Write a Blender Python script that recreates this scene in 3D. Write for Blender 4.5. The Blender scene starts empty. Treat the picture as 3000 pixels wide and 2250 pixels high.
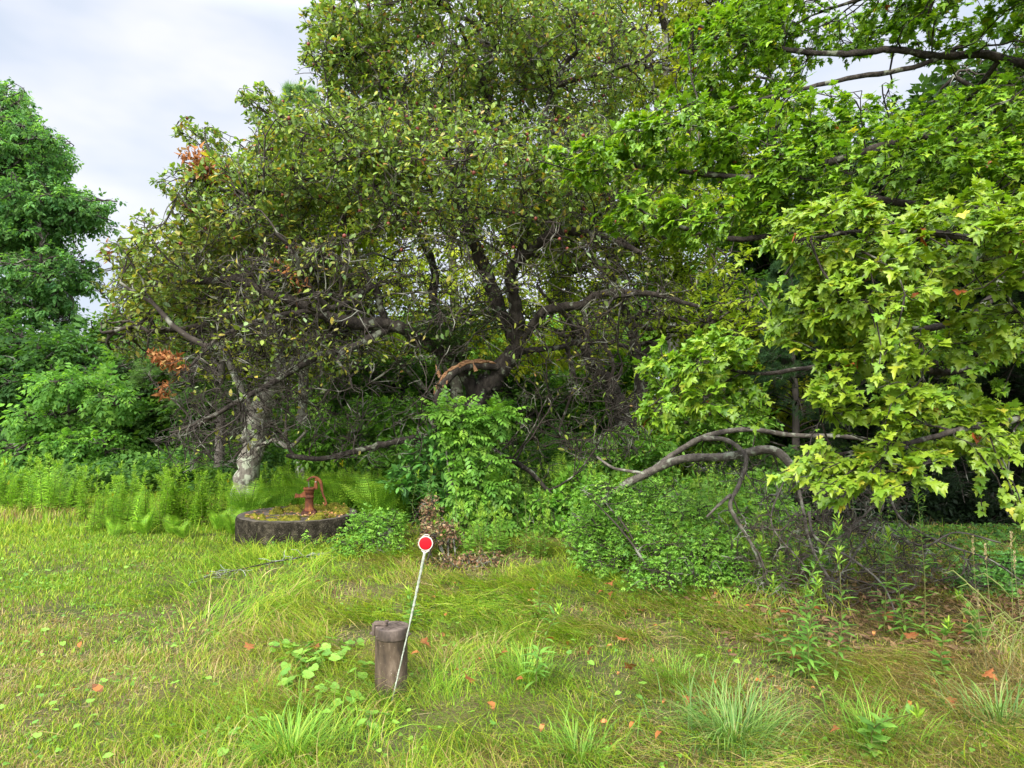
import bpy, bmesh, math, random
import numpy as np
from mathutils import Vector, kdtree
R = math.radians
sc = bpy.context.scene
COL = sc.collection
rng = np.random.default_rng(7)
random.seed(7)

# ------------------------------------------------------------------ camera
CAM_H, PITCH = 1.6, R(2.2)
cam = bpy.data.cameras.new('camera'); cam.lens = 24; cam.sensor_width = 36
cam.clip_end = 1500; cam.clip_start = 0.05
camo = bpy.data.objects.new('camera', cam); COL.objects.link(camo)
camo.location = (0, 0, CAM_H); camo.rotation_euler = (R(90) + PITCH, 0, 0)
sc.camera = camo

# ------------------------------------------------------------------ light
SUN_EL, SUN_AZ = R(40), R(205)          # azimuth clockwise from +Y: behind the camera, a little to the left
sc.view_settings.view_transform = 'Standard'; sc.view_settings.look = 'None'
sc.view_settings.gamma = 1; sc.view_settings.use_curve_mapping = False
sc.view_settings.exposure = 1.36
w = bpy.data.worlds.new("World"); sc.world = w; w.use_nodes = True
nt = w.node_tree; nt.nodes.clear()
N = nt.nodes.new; L = nt.links.new
out = N('ShaderNodeOutputWorld'); bg = N('ShaderNodeBackground'); bg.inputs[1].default_value = 0.1
sky = N('ShaderNodeTexSky'); sky.sky_type = 'NISHITA'; sky.sun_disc = False
sky.sun_elevation = SUN_EL; sky.sun_rotation = SUN_AZ; sky.air_density = 1.0; sky.dust_density = 2.0
tc = N('ShaderNodeTexCoord')
no = N('ShaderNodeTexNoise'); no.inputs['Scale'].default_value = 3.1; no.inputs['Detail'].default_value = 4; no.inputs['Roughness'].default_value = 0.5
mp = N('ShaderNodeMapping'); mp.inputs['Scale'].default_value = (1, 1, 2.4); mp.inputs['Location'].default_value = (0.3, 1.1, 0.2)
L(tc.outputs['Generated'], mp.inputs[0]); L(mp.outputs[0], no.inputs['Vector'])
rp = N('ShaderNodeValToRGB'); e = rp.color_ramp.elements
e[0].position = 0.38; e[0].color = (0.445, 0.495, 0.58, 1)
e[1].position = 0.6; e[1].color = (0.62, 0.625, 0.67, 1)
L(no.outputs['Fac'], rp.inputs[0])
# overcast gradient, steepened above the view so the greenery gets more light
sx = N('ShaderNodeSeparateXYZ'); L(tc.outputs['Generated'], sx.inputs[0])
mr = N('ShaderNodeMapRange'); mr.inputs['From Min'].default_value = 0.48; mr.inputs['From Max'].default_value = 0.95
mr.inputs['To Min'].default_value = 6.5; mr.inputs['To Max'].default_value = 34.0
L(sx.outputs['Z'], mr.inputs['Value'])
# glow added to the unseen sky behind the camera, lifting shade under the crowns
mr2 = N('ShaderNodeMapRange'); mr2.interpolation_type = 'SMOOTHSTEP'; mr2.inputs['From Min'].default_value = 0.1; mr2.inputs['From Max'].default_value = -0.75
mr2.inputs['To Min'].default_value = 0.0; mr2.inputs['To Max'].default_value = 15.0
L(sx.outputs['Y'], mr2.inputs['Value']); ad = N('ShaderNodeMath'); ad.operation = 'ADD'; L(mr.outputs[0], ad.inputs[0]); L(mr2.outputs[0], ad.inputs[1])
vm = N('ShaderNodeVectorMath'); vm.operation = 'SCALE'
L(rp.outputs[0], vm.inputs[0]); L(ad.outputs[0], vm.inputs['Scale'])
mx = N('ShaderNodeMix'); mx.data_type = 'RGBA'; mx.inputs['Factor'].default_value = 0.9
L(sky.outputs[0], mx.inputs['A']); L(vm.outputs[0], mx.inputs['B'])
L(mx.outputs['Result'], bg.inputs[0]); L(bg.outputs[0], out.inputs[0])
sd = bpy.data.lights.new('sun', 'SUN'); sd.energy = 2.3; sd.angle = R(24); sd.color = (1.0, 0.96, 0.88)
so = bpy.data.objects.new('sun', sd); COL.objects.link(so)
sv = Vector((math.sin(SUN_AZ) * math.cos(SUN_EL), math.cos(SUN_AZ) * math.cos(SUN_EL), math.sin(SUN_EL)))
so.rotation_euler = sv.to_track_quat('Z', 'Y').to_euler(); so.location = sv * 40
c = sc.cycles
c.max_bounces = 7; c.diffuse_bounces = 4; c.glossy_bounces = 2; c.transmission_bounces = 4; c.transparent_max_bounces = 4
c.caustics_reflective = False; c.caustics_refractive = False

# ------------------------------------------------------------------ helpers
def P(px, py, Y):
    """point at depth Y whose picture place is (px,py) of the 3000x2250 photograph"""
    u, v = (px - 1500) / 2000, (1125 - py) / 2000
    dy = math.cos(PITCH) - v * math.sin(PITCH); dz = math.sin(PITCH) + v * math.cos(PITCH)
    s = Y / dy
    return np.array([u * s, Y, CAM_H + dz * s])
def PL(*pts): return np.array([P(*p) for p in pts])
def norm(a): return a / np.maximum(np.linalg.norm(a, axis=-1, keepdims=True), 1e-9)
def rv(n): return norm(rng.normal(size=(n, 3)))
_lat = rng.random((5, 64, 64))
def noise2(x, y, s=1.0, k=0):
    x = np.asarray(x) / s + 1000; y = np.asarray(y) / s + 1000
    xi = np.floor(x).astype(int); yi = np.floor(y).astype(int)
    fx = x - xi; fy = y - yi; fx = fx * fx * (3 - 2 * fx); fy = fy * fy * (3 - 2 * fy)
    g = _lat[k]; a = xi % 64; b = yi % 64; a1 = (a + 1) % 64; b1 = (b + 1) % 64
    return (g[a, b] * (1 - fx) + g[a1, b] * fx) * (1 - fy) + (g[a, b1] * (1 - fx) + g[a1, b1] * fx) * fy
def sstep(a, b, x):
    t = np.clip((x - a) / (b - a), 0, 1); return t * t * (3 - 2 * t)
def gh(x, y):
    """height of the ground"""
    x = np.asarray(x, float); y = np.asarray(y, float)
    h = 0.05 * (noise2(x, y, 1.7, 0) - .5) + 0.03 * (noise2(x, y, .5, 1) - .5) + 0.10 * (noise2(x, y, 5, 2) - .5)
    for cx, cy in ((-.675, 3.9), (-2.7, 8.65)):
        d = np.hypot(x - cx, y - cy); h = h * sstep(.2, 1.3, d)
    return h

class MB:
    """collects shapes, then links them as one mesh object"""
    def __init__(s): s.V = []; s.F = []; s.C = []; s.n = 0
    def add(s, V, F, C=None):
        V = np.asarray(V, float); F = np.asarray(F, int)
        s.V.append(V); s.F.append(F + s.n); s.n += len(V)
        if C is None: C = np.ones(3) * .5
        C = np.asarray(C, float)
        if C.ndim == 1: C = np.tile(C, (len(V), 1))
        s.C.append(C); return s
    def build(s, name, mat, parent=None, smooth=True):
        V = np.concatenate(s.V); C = np.concatenate(s.C)
        me = bpy.data.meshes.new(name)
        me.vertices.add(len(V)); me.vertices.foreach_set('co', V.astype(np.float32).ravel())
        li = np.concatenate([f.ravel() for f in s.F]); lt = np.concatenate([np.full(len(f), f.shape[1]) for f in s.F])
        ls = np.concatenate([[0], np.cumsum(lt)[:-1]])
        me.loops.add(len(li)); me.loops.foreach_set('vertex_index', li.astype(np.int32))
        me.polygons.add(len(lt)); me.polygons.foreach_set('loop_start', ls.astype(np.int32))
        me.polygons.foreach_set('use_smooth', np.full(len(lt), smooth))
        at = me.attributes.new('col', 'FLOAT_COLOR', 'POINT')
        at.data.foreach_set('color', np.concatenate([C, np.ones((len(C), 1))], 1).astype(np.float32).ravel())
        me.update(calc_edges=True); me.validate()
        me.materials.append(mat)
        o = bpy.data.objects.new(name, me); COL.objects.link(o)
        if parent is not None: o.parent = parent
        return o
def tag(o, label=None, cat=None, group=None, kind=None):
    if label: o['label'] = label
    if cat: o['category'] = cat
    if group: o['group'] = group
    if kind: o['kind'] = kind
    return o
def empty(name, loc=(0, 0, 0), rz=0):
    o = bpy.data.objects.new(name, None); COL.objects.link(o); o.location = loc; o.rotation_euler = (0, 0, rz)
    o.empty_display_size = .1; return o
def copy_tree(o, kids, parent=None):
    cc = o.copy(); COL.objects.link(cc)
    if parent: cc.parent = parent
    for k in kids.get(o.name, []): copy_tree(k, kids, cc)
    return cc
def kids_of(o):
    d = {}
    def rec(p):
        d[p.name] = [q for q in bpy.data.objects if q.parent == p]
        for q in d[p.name]: rec(q)
    rec(o); return d

def tubes(P_, Rr, sides=5, cap=True):
    """P_ (B,K,3), Rr (B,K) -> verts, quads of B tapered tubes"""
    P_ = np.asarray(P_, float); Rr = np.asarray(Rr, float)
    B, K, _ = P_.shape
    T = np.empty_like(P_); T[:, 1:-1] = P_[:, 2:] - P_[:, :-2]; T[:, 0] = P_[:, 1] - P_[:, 0]; T[:, -1] = P_[:, -1] - P_[:, -2]
    T = norm(T); M = norm(P_[:, -1] - P_[:, 0])
    ref = np.where(np.abs(M[:, 2:3]) > .8, np.array([[1., 0, 0]]), np.array([[0, 0, 1.]]))
    ref = norm(np.cross(M, ref))[:, None, :]
    U = norm(ref - T * np.sum(ref * T, -1, keepdims=True)); W = np.cross(T, U)
    a = np.arange(sides) * 2 * math.pi / sides
    V = P_[:, :, None] + Rr[:, :, None, None] * (np.cos(a)[None, None, :, None] * U[:, :, None] + np.sin(a)[None, None, :, None] * W[:, :, None])
    V = V.reshape(-1, 3)
    b = np.arange(B)[:, None, None] * K * sides; k = np.arange(K - 1)[None, :, None] * sides; s_ = np.arange(sides)[None, None, :]; s1 = (s_ + 1) % sides
    F = np.stack([b + k + s_, b + k + s1, b + k + sides + s1, b + k + sides + s_], -1).reshape(-1, 4)
    return V, F
def spline(pts, K):
    """resample a polyline smoothly (Catmull-Rom)"""
    pts = np.asarray(pts, float); n = len(pts)
    q = np.concatenate([[2 * pts[0] - pts[1]], pts, [2 * pts[-1] - pts[-2]]])
    u = np.linspace(0, n - 1 - 1e-6, K); i = u.astype(int); t = (u - i)[:, None]
    p0, p1, p2, p3 = q[i], q[i + 1], q[i + 2], q[i + 3]
    return .5 * (2 * p1 + (p2 - p0) * t + (2 * p0 - 5 * p1 + 4 * p2 - p3) * t * t + (3 * p1 - p0 - 3 * p2 + p3) * t ** 3)
def scatter(mb, tm, pos, tip, nrm, size, col):
    """copies of a leaf template: along tip, facing nrm"""
    M = len(pos)
    if M == 0: return
    if isinstance(tm, list):
        size = np.broadcast_to(np.asarray(size, float), (M,)); w_ = rng.integers(0, len(tm), M)
        for q_, t_ in enumerate(tm):
            k_ = w_ == q_; scatter(mb, t_, pos[k_], np.broadcast_to(tip, (M, 3))[k_], np.broadcast_to(nrm, (M, 3))[k_], size[k_], col[k_])
        return
    TV, TF = tm
    tip = norm(tip); x = norm(np.cross(tip, nrm)); z = np.cross(x, tip)
    size = np.broadcast_to(np.asarray(size, float), (M,))
    V = (TV[None, :, 0:1] * x[:, None] + TV[None, :, 1:2] * tip[:, None] + TV[None, :, 2:3] * z[:, None]) * size[:, None, None] + pos[:, None]
    nv = len(TV)
    CC = np.repeat(col, nv, axis=0)
    off = (np.arange(M) * nv)[:, None, None]
    first = True; base = mb.n
    mb.V.append(V.reshape(-1, 3)); mb.C.append(CC); mb.n += M * nv
    for F in TF: mb.F.append((F[None] + off).reshape(-1, F.shape[1]) + base)
def pal(n, cols, wts, var=.18):
    cols = np.array(cols, float); wts = np.array(wts, float); wts /= wts.sum()
    i = rng.choice(len(cols), n, p=wts); j = rng.choice(len(cols), n, p=wts); t = rng.random((n, 1)) * .5
    cc = cols[i] * (1 - t) + cols[j] * t
    return np.clip(cc * (1 + var * rng.normal(size=(n, 1))), .004, .9)

# ---- leaf templates: base at origin, tip at +y, facing +z
def T(V, *F): return np.array(V, float), [np.array(f) for f in F]
OVAL = T([(0, 0, 0), (.24, .3, .05), (.2, .68, .03), (0, 1, -.06), (-.2, .68, .03), (-.24, .3, .05), (0, .3, 0), (0, .68, -.01)],
         [(0, 1, 6), (0, 6, 5), (7, 2, 3), (7, 3, 4)], [(1, 2, 7, 6), (6, 7, 4, 5)])
DIAM = T([(0, 0, 0), (.24, .45, .06), (0, 1, -.04), (-.24, .45, .06)], [(0, 1, 2), (0, 2, 3)])
LANCE = T([(0, 0, 0), (.09, .35, .02), (.07, .7, -.06), (0, 1, -.2), (-.07, .7, -.06), (-.09, .35, .02)], [(0, 1, 5), (4, 2, 3)], [(1, 2, 4, 5)])
def _maple():
    h = [(.04, -.03), (.2, -.12), (.4, -.07), (.33, .06), (.45, .12), (.66, .30), (.51, .32), (.50, .45), (.36, .41), (.2, .40), (.27, .62), (.15, .68), (.1, .82)]
    pts = [(0, 0)] + h + [(0, 1.0)] + [(-a, b) for a, b in h[::-1]]
    V = [(0, .28, .0)] + [(a, b, -.10 * (a * a + (b - .28) ** 2) * 2 + .05 * abs(a)) for a, b in pts]
    n = len(pts); F = [(0, 1 + i, 1 + (i + 1) % n) for i in range(n)]
    F = [(f[0], f[2], f[1]) for f in F]
    return T(V, F)
MAPLE = _maple()
def curl(t, a, b, fold, sx=1):
    V = t[0].copy(); V[:, 0] *= sx; V[:, 2] += -a * (V[:, 1] - .2) ** 2 + fold * np.abs(V[:, 0]) + b * V[:, 0] * V[:, 1] + .05 * np.sin(V[:, 0] * 9 + V[:, 1] * 7); return V, t[1]
MAPLES = [MAPLE, curl(MAPLE, .35, .2, .25, .95), curl(MAPLE, .15, -.4, -.2, 1.08), curl(MAPLE, .6, .1, .35, .85), curl(MAPLE, -.15, .3, .3)]
def _maple_lo():
    h = [(.3, -.08), (.3, .1), (.62, .32), (.22, .38), (.24, .6)]
    pts = [(0, 0)] + h + [(0, 1.0)] + [(-a, b) for a, b in h[::-1]]
    V = [(0, .28, 0)] + [(a, b, -.12 * (a * a + (b - .28) ** 2)) for a, b in pts]
    n = len(pts); return T(V, [(0, 1 + (i + 1) % n, 1 + i) for i in range(n)])
MAPLE_LO = _maple_lo()
def compose(base, places):
    """template made of several copies of another"""
    Vs = []; Fs = [[] for _ in base[1]]; n = 0
    for (x, y, z, ang, s, dr) in places:
        V = base[0] * s
        ca, sa = math.cos(dr), math.sin(dr)
        V = np.stack([V[:, 0], V[:, 1] * ca + V[:, 2] * sa, -V[:, 1] * sa + V[:, 2] * ca], 1)
        ca, sa = math.cos(ang), math.sin(ang)
        V = np.stack([V[:, 0] * ca - V[:, 1] * sa, V[:, 0] * sa + V[:, 1] * ca, V[:, 2]], 1) + np.array([x, y, z])
        Vs.append(V)
        for i, F in enumerate(base[1]): Fs[i].append(F + n)
        n += len(V)
    return np.concatenate(Vs), [np.concatenate(f) for f in Fs]
def pinnate(base, pairs, s, droop=.5, arch=.25):
    pl = []
    for i in range(pairs):
        y = .25 + .62 * i / max(pairs - 1, 1); z = -arch * y * y
        k = s * (1 - .25 * abs(i / max(pairs - 1, 1) - .4))
        pl += [(0, y, z, R(-62), k, droop), (0, y + .02, z, R(62), k, droop)]
    pl.append((0, .92, -arch * .85, 0, s * .9, droop))
    return compose(base, pl)
PIN7 = pinnate(OVAL, 4, .34); PIN5 = pinnate(DIAM, 2, .42, .3); PINN = pinnate(DIAM, 5, .36, .7, .45)
PINLO = pinnate(DIAM, 3, .45, .6, .4)
SPRIG = compose(DIAM, [(0, .1, 0, R(-70), .5, .3), (0, .3, .02, R(60), .5, .2), (0, .5, 0, R(-50), .5, .4), (0, .65, 0, R(45), .45, .1), (0, .75, 0, 0, .45, .3)])
_r = np.random.default_rng(5)
ASHSP = compose(DIAM, [(_r.normal() * .12, _r.uniform(0, .5), _r.normal() * .1, _r.uniform(-1.9, 1.9), .42, _r.uniform(.2, 1.2)) for _ in range(9)])
ASHSP[0][:, 0] *= 1.0
SPRIG3 = compose(DIAM, [(0, .1, 0, R(-60), .6, .3), (.05, .3, .05, R(50), .6, .2), (0, .55, 0, 0, .6, .4)])
def _tuft(n, sp, wd, seed=3):
    r = np.random.default_rng(seed); V = []; F = []
    for i in range(n):
        d = norm(np.array([r.normal() * sp, 1, r.normal() * sp])); p = norm(np.cross(d, r.normal(size=3))) * wd
        b = d * .0 + np.array([0, r.uniform(0, .45), 0]); V += [b - p, b + p, b + d * r.uniform(.45, .65)]; F.append((3 * i, 3 * i + 1, 3 * i + 2))
    return T(V, F)
NEEDLE = _tuft(16, .55, .014)
def _heart():
    pts = [(0, .06), (.2, -.1), (.42, .02), (.5, .3), (.42, .6), (.22, .85), (0, 1), (-.22, .85), (-.42, .6), (-.5, .3), (-.42, .02), (-.2, -.1)]
    V = [(0, .4, -.05)] + [(a, b, .10 * abs(a) + .05 * math.sin(9 * b)) for a, b in pts]; n = len(pts)
    return T(V, [(0, 1 + i, 1 + (i + 1) % n) for i in range(n)])
HEART = _heart()

# ------------------------------------------------------------------ materials
def newmat(name):
    m = bpy.data.materials.new(name); m.use_nodes = True; m.node_tree.nodes.clear(); return m, m.node_tree.nodes.new, m.node_tree.links.new
def leafmat(name, trans=.35, rough=.45, spec=.35, tcol=(1.25, 1.3, .5), vary=.25, scale=14):
    m, N, L = newmat(name)
    o = N('ShaderNodeOutputMaterial'); a = N('ShaderNodeAttribute'); a.attribute_name = 'col'
    tc = N('ShaderNodeTexCoord'); n = N('ShaderNodeTexNoise'); n.inputs['Scale'].default_value = scale; L(tc.outputs['Object'], n.inputs['Vector'])
    mr = N('ShaderNodeMapRange'); mr.inputs['To Min'].default_value = 1 - vary; mr.inputs['To Max'].default_value = 1 + vary; L(n.outputs['Fac'], mr.inputs[0])
    v = N('ShaderNodeVectorMath'); v.operation = 'SCALE'; L(a.outputs['Color'], v.inputs[0]); L(mr.outputs[0], v.inputs['Scale'])
    oi = N('ShaderNodeObjectInfo'); hs = N('ShaderNodeHueSaturation'); m2 = N('ShaderNodeMapRange')
    m2.inputs['To Min'].default_value = .86; m2.inputs['To Max'].default_value = 1.14; L(oi.outputs['Random'], m2.inputs[0]); L(m2.outputs[0], hs.inputs['Value']); L(v.outputs[0], hs.inputs['Color'])
    b = N('ShaderNodeBsdfPrincipled'); b.inputs['Roughness'].default_value = rough; b.inputs['Specular IOR Level'].default_value = spec
    L(hs.outputs[0], b.inputs['Base Color'])
    t = N('ShaderNodeBsdfTranslucent'); v2 = N('ShaderNodeVectorMath'); v2.operation = 'MULTIPLY'; v2.inputs[1].default_value = tcol
    L(hs.outputs[0], v2.inputs[0]); L(v2.outputs[0], t.inputs[0])
    mx = N('ShaderNodeMixShader'); mx.inputs[0].default_value = trans; L(b.outputs[0], mx.inputs[1]); L(t.outputs[0], mx.inputs[2]); L(mx.outputs[0], o.inputs[0])
    return m
def ramp(N, pts):
    r = N('ShaderNodeValToRGB'); e = r.color_ramp.elements
    while len(e) < len(pts): e.new(.5)
    for i, (p, cc) in enumerate(pts): e[i].position = p; e[i].color = (*cc, 1)
    return r
def noisemat(name, pts, scale=8, rough=.85, bump=.4, bscale=40, stretch=(1, 1, 1), spots=None, spotscale=18, metallic=0, spec=.3, dist=.01):
    m, N, L = newmat(name)
    o = N('ShaderNodeOutputMaterial'); b = N('ShaderNodeBsdfPrincipled'); L(b.outputs[0], o.inputs[0])
    b.inputs['Roughness'].default_value = rough; b.inputs['Metallic'].default_value = metallic; b.inputs['Specular IOR Level'].default_value = spec
    tc = N('ShaderNodeTexCoord'); mp = N('ShaderNodeMapping'); mp.inputs['Scale'].default_value = stretch; L(tc.outputs['Object'], mp.inputs[0])
    n = N('ShaderNodeTexNoise'); n.inputs['Scale'].default_value = scale; n.inputs['Detail'].default_value = 6; n.inputs['Roughness'].default_value = .65; L(mp.outputs[0], n.inputs['Vector'])
    r = ramp(N, pts); L(n.outputs['Fac'], r.inputs[0]); colo = r.outputs[0]
    if spots:
        s = N('ShaderNodeTexNoise'); s.inputs['Scale'].default_value = spotscale; s.inputs['Detail'].default_value = 5; L(tc.outputs['Object'], s.inputs['Vector'])
        lo, hi, cc = spots
        r2 = N('ShaderNodeMapRange'); r2.inputs['From Min'].default_value = lo; r2.inputs['From Max'].default_value = hi; L(s.outputs['Fac'], r2.inputs[0])
        mx = N('ShaderNodeMix'); mx.data_type = 'RGBA'; L(r2.outputs[0], mx.inputs['Factor']); L(colo, mx.inputs['A']); mx.inputs['B'].default_value = (*cc, 1); colo = mx.outputs['Result']
    L(colo, b.inputs['Base Color'])
    n2 = N('ShaderNodeTexNoise'); n2.inputs['Scale'].default_value = bscale; n2.inputs['Detail'].default_value = 5; L(mp.outputs[0], n2.inputs['Vector'])
    bu = N('ShaderNodeBump'); bu.inputs['Strength'].default_value = bump; bu.inputs['Distance'].default_value = dist; L(n2.outputs['Fac'], bu.inputs['Height']); L(bu.outputs[0], b.inputs['Normal'])
    return m
M = {}
M['leaf'] = leafmat('leaf', .34, .5, .3)
M['leaf_far'] = leafmat('far leaf', .5, .65, .15, vary=.35, scale=.8)
M['maple_leaf'] = leafmat('maple leaf', .36, .42, .4, tcol=(1.2, 1.25, .4), vary=.12, scale=30)
M['grass'] = leafmat('grass', .3, .55, .25, vary=.15, scale=3)
M['dry'] = leafmat('dry leaf', .2, .7, .2, tcol=(1.1, .9, .6), vary=.35, scale=60)
M['bark'] = noisemat('apple bark', [(.3, (.014, .010, .008)), (.5, (.033, .026, .02)), (.7, (.075, .062, .048))], 14, .95, 1.0, 30, (1, 1, .5), ((.58), .64, (.17, .18, .125)), 7, dist=.03)
M['barkpale'] = noisemat('lichen bark', [(.3, (.06, .05, .04)), (.5, (.17, .15, .12)), (.7, (.27, .25, .20))], 10, .95, 1.0, 20, (1, 1, .4), (.52, .6, (.36, .38, .28)), 9, dist=.03)
M['twig'] = noisemat('twig', [(.35, (.02, .015, .011)), (.6, (.05, .04, .03))], 6, .95, .3, 60, spots=(.56, .64, (.19, .19, .145)), spotscale=4)
M['limbbark'] = noisemat('dead limb bark', [(.3, (.03, .025, .02)), (.5, (.085, .072, .058)), (.7, (.17, .15, .12))], 9, .95, 1.0, 22, (1, 1, 1), (.56, .66, (.22, .23, .17)), 13, dist=.02)
M['deadtwig'] = noisemat('dead twig', [(.35, (.03, .024, .018)), (.6, (.08, .066, .05))], 6, .95, .3, 60, spots=(.56, .63, (.22, .22, .17)), spotscale=4)
M['barkfar'] = noisemat('far bark', [(.3, (.05, .042, .035)), (.7, (.15, .13, .11))], 4, .95, .6, 12)
M['torn'] = noisemat('torn wood', [(.3, (.10, .05, .025)), (.5, (.33, .17, .08)), (.7, (.48, .30, .16))], 14, .9, 1.0, 30, (1, 1, 4), dist=.02)

# ------------------------------------------------------------------ growth
def sample_lobes(n, lobes, shell=.5):
    vol = np.array([l[1][0] * l[1][1] * l[1][2] * l[2] for l in lobes]) ** .85; vol /= vol.sum()
    li = rng.choice(len(lobes), n, p=vol)
    cen = np.array([l[0] for l in lobes])[li]; rad = np.array([l[1] for l in lobes])[li]
    d_ = rv(n); ph = cen[:, :1] * 7; lump = 1 + .22 * np.sin(d_[:, :1] * 4 + ph) * np.sin(d_[:, 1:2] * 5 + 2 * ph) + .16 * np.sin(d_[:, 2:] * 7 + 3 * ph)
    r = rng.random((n, 1)) ** (1 / 3); r = r * (1 - shell) + shell * (.55 + .45 * rng.random((n, 1)) ** .5)
    return cen + d_ * rad * r * lump, li
def grow(nodes, ndir, tips, K, wig=.12, gnarl=.03, droop=0., follow=.3, up=0.):
    kd = kdtree.KDTree(len(nodes))
    for i, p in enumerate(nodes): kd.insert(p, i)
    kd.balance()
    idx = np.array([random.choice(kd.find_n(t, 5))[1] for t in tips])
    a = nodes[idx]; d0 = ndir[idx]; dv = tips - a; ln = np.linalg.norm(dv, axis=1)
    t = np.linspace(0, 1, K)[None, :, None]
    B = len(tips)
    w1 = rv(B)[:, None] * np.sin(math.pi * t) * wig * ln[:, None, None]
    w2 = rv(B)[:, None] * np.sin(2 * math.pi * t) * wig * .5 * ln[:, None, None]
    f = (d0 * ln[:, None])[:, None] * (t * (1 - t) ** 2) * follow * 2
    z = np.zeros((B, K, 3)); z[:, :, 2] = (4 * t[..., 0] * (1 - t[..., 0])) * (up - droop) * ln[:, None]
    g = rng.normal(size=(B, K, 3)) * gnarl * ln[:, None, None]; g[:, 0] = 0
    pth = a[:, None] + dv[:, None] * t + w1 + w2 + f + z + g
    return pth, ln, idx
def addnodes(nodes, ndir, pth):
    d = norm(pth[:, 1:] - pth[:, :-1])
    return np.concatenate([nodes, pth[:, 1:].reshape(-1, 3)]), np.concatenate([ndir, d.reshape(-1, 3)])
def limbnodes(limbs, K=24):
    ns = []; ds = []
    for pl in limbs:
        q = spline(pl, K); ns.append(q[2:]); d = norm(q[1:] - q[:-1]); ds.append(np.concatenate([d, d[-1:]])[2:])
    return np.concatenate(ns), np.concatenate(ds)
def leafs(mb, tm, pth, per, size, cols, tmin=.25, spread=.6, droop=.3, flat=1.0, out=None, outw=0., jit=.3, pet=.25, sizev=.25, face=None):
    B, K, _ = pth.shape; n = np.floor(per + rng.random(B)).astype(int); idx = np.repeat(np.arange(B), n); m = len(idx)
    if m == 0: return
    t = rng.uniform(tmin, 1, m) * (K - 1); i = np.minimum(t.astype(int), K - 2); f = (t - i)[:, None]
    p0 = pth[idx, i]; p1 = pth[idx, i + 1]; pos = p0 * (1 - f) + p1 * f; tan = norm(p1 - p0)
    tip = tan + rv(m) * spread * 1.6; tip[:, 2] -= droop
    if out is not None: o = pos - out; o[:, 2] *= .3; tip += norm(o) * outw
    tip = norm(tip)
    nrm = rv(m) * jit; nrm[:, 2] += flat
    if out is not None: nrm += norm(o) * outw * .5
    s = size * (1 + sizev * rng.normal(size=m)).clip(.4, 1.6)
    cc = cols(m, pos) if callable(cols) else pal(m, *cols)
    scatter(mb, tm, pos + tip * s[:, None] * pet, tip, nrm, s, cc)

def tree(name, label, cat, group, base, limbs, lobes, lv, leaf, barkm='barkfar', leafm='leaf_far', crown='crown', twigm='twig', rad=None, wig=.12, gnarl=.025, twdroop=.0, extra=None, leafp=None, lift=0, reject=None):
    """limbs: [(polyline, r0, r1)], lv: tips per level, leaf: dict for leafs()"""
    base = np.array(base, float); e = empty(name, base); tag(e, label, cat, group)
    rad = rad or [(.04, .014), (.018, .007), (.009, .004), (.005, .0025)]
    lims = [np.asarray(l[0], float) for l in limbs]
    mb = MB(); first = True
    for pl, (q, r0, r1) in zip(lims, [(l[0], l[1], l[2]) for l in limbs]):
        K = 6 * len(pl); s = spline(pl, K); t = np.linspace(0, 1, K)
        rr = (r0 * (1 - t) ** .8 + r1 * t ** .8) * (1 + .07 * rng.normal(size=K))
        s = s + rng.normal(size=s.shape) * (rr[:, None] * .12)
        if q is limbs[0][0]: rr[:3] *= np.array([1.35, 1.18, 1.06])
        V, F = tubes(s[None], rr[None], 10 if r0 > .05 else 6)
        mb.add(V - base, F)
    mb.build('trunk' if cat == 'tree' else 'stem', M[barkm], e)
    nodes, nd = limbnodes(lims)
    br = MB(); last = None; lastli = None
    for i, n in enumerate(lv):
        tips, li = sample_lobes(n, lobes, .45 if i > 0 else .2)
        if reject is not None: kk = ~reject(tips); tips, li = tips[kk], li[kk]
        K = [7, 6, 5, 4][min(i, 3)]
        pth, ln, _ = grow(nodes, nd, tips, K, wig, gnarl, droop=twdroop, up=lift)
        r0, r1 = rad[min(i, len(rad) - 1)]
        t = np.linspace(0, 1, K)[None]
        sc_ = np.clip(ln / np.median(ln), .5, 1.6)[:, None]
        V, F = tubes(pth, (r0 * (1 - t) + r1 * t) * sc_, [6, 4, 3, 3][min(i, 3)]); br.add(V - base, F)
        nodes, nd = addnodes(nodes, nd, pth); last = pth; lastli = li
    tw = br.build('branches' if cat == 'tree' else 'twigs', M[twigm], e); 
    if leaf:
        mb = MB(); per = leaf.get('per', 4)
        d = dict(leaf); d.pop('per'); tm = d.pop('tm'); size = d.pop('size'); cols = d.pop('cols')
        if leafp is None: groups = [(last, per)]
        else:
            pr = leafp(last[:, -1], lastli); groups = [(last, per * pr)]
        for pth, pp in groups: leafs(mb, tm, pth, pp, size, cols, **d)
        for v in range(len(mb.V)): mb.V[v] = mb.V[v] - base
        if mb.n: mb.build(crown, M[leafm], e)
    if extra: extra(e, last, base)
    return e

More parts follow.
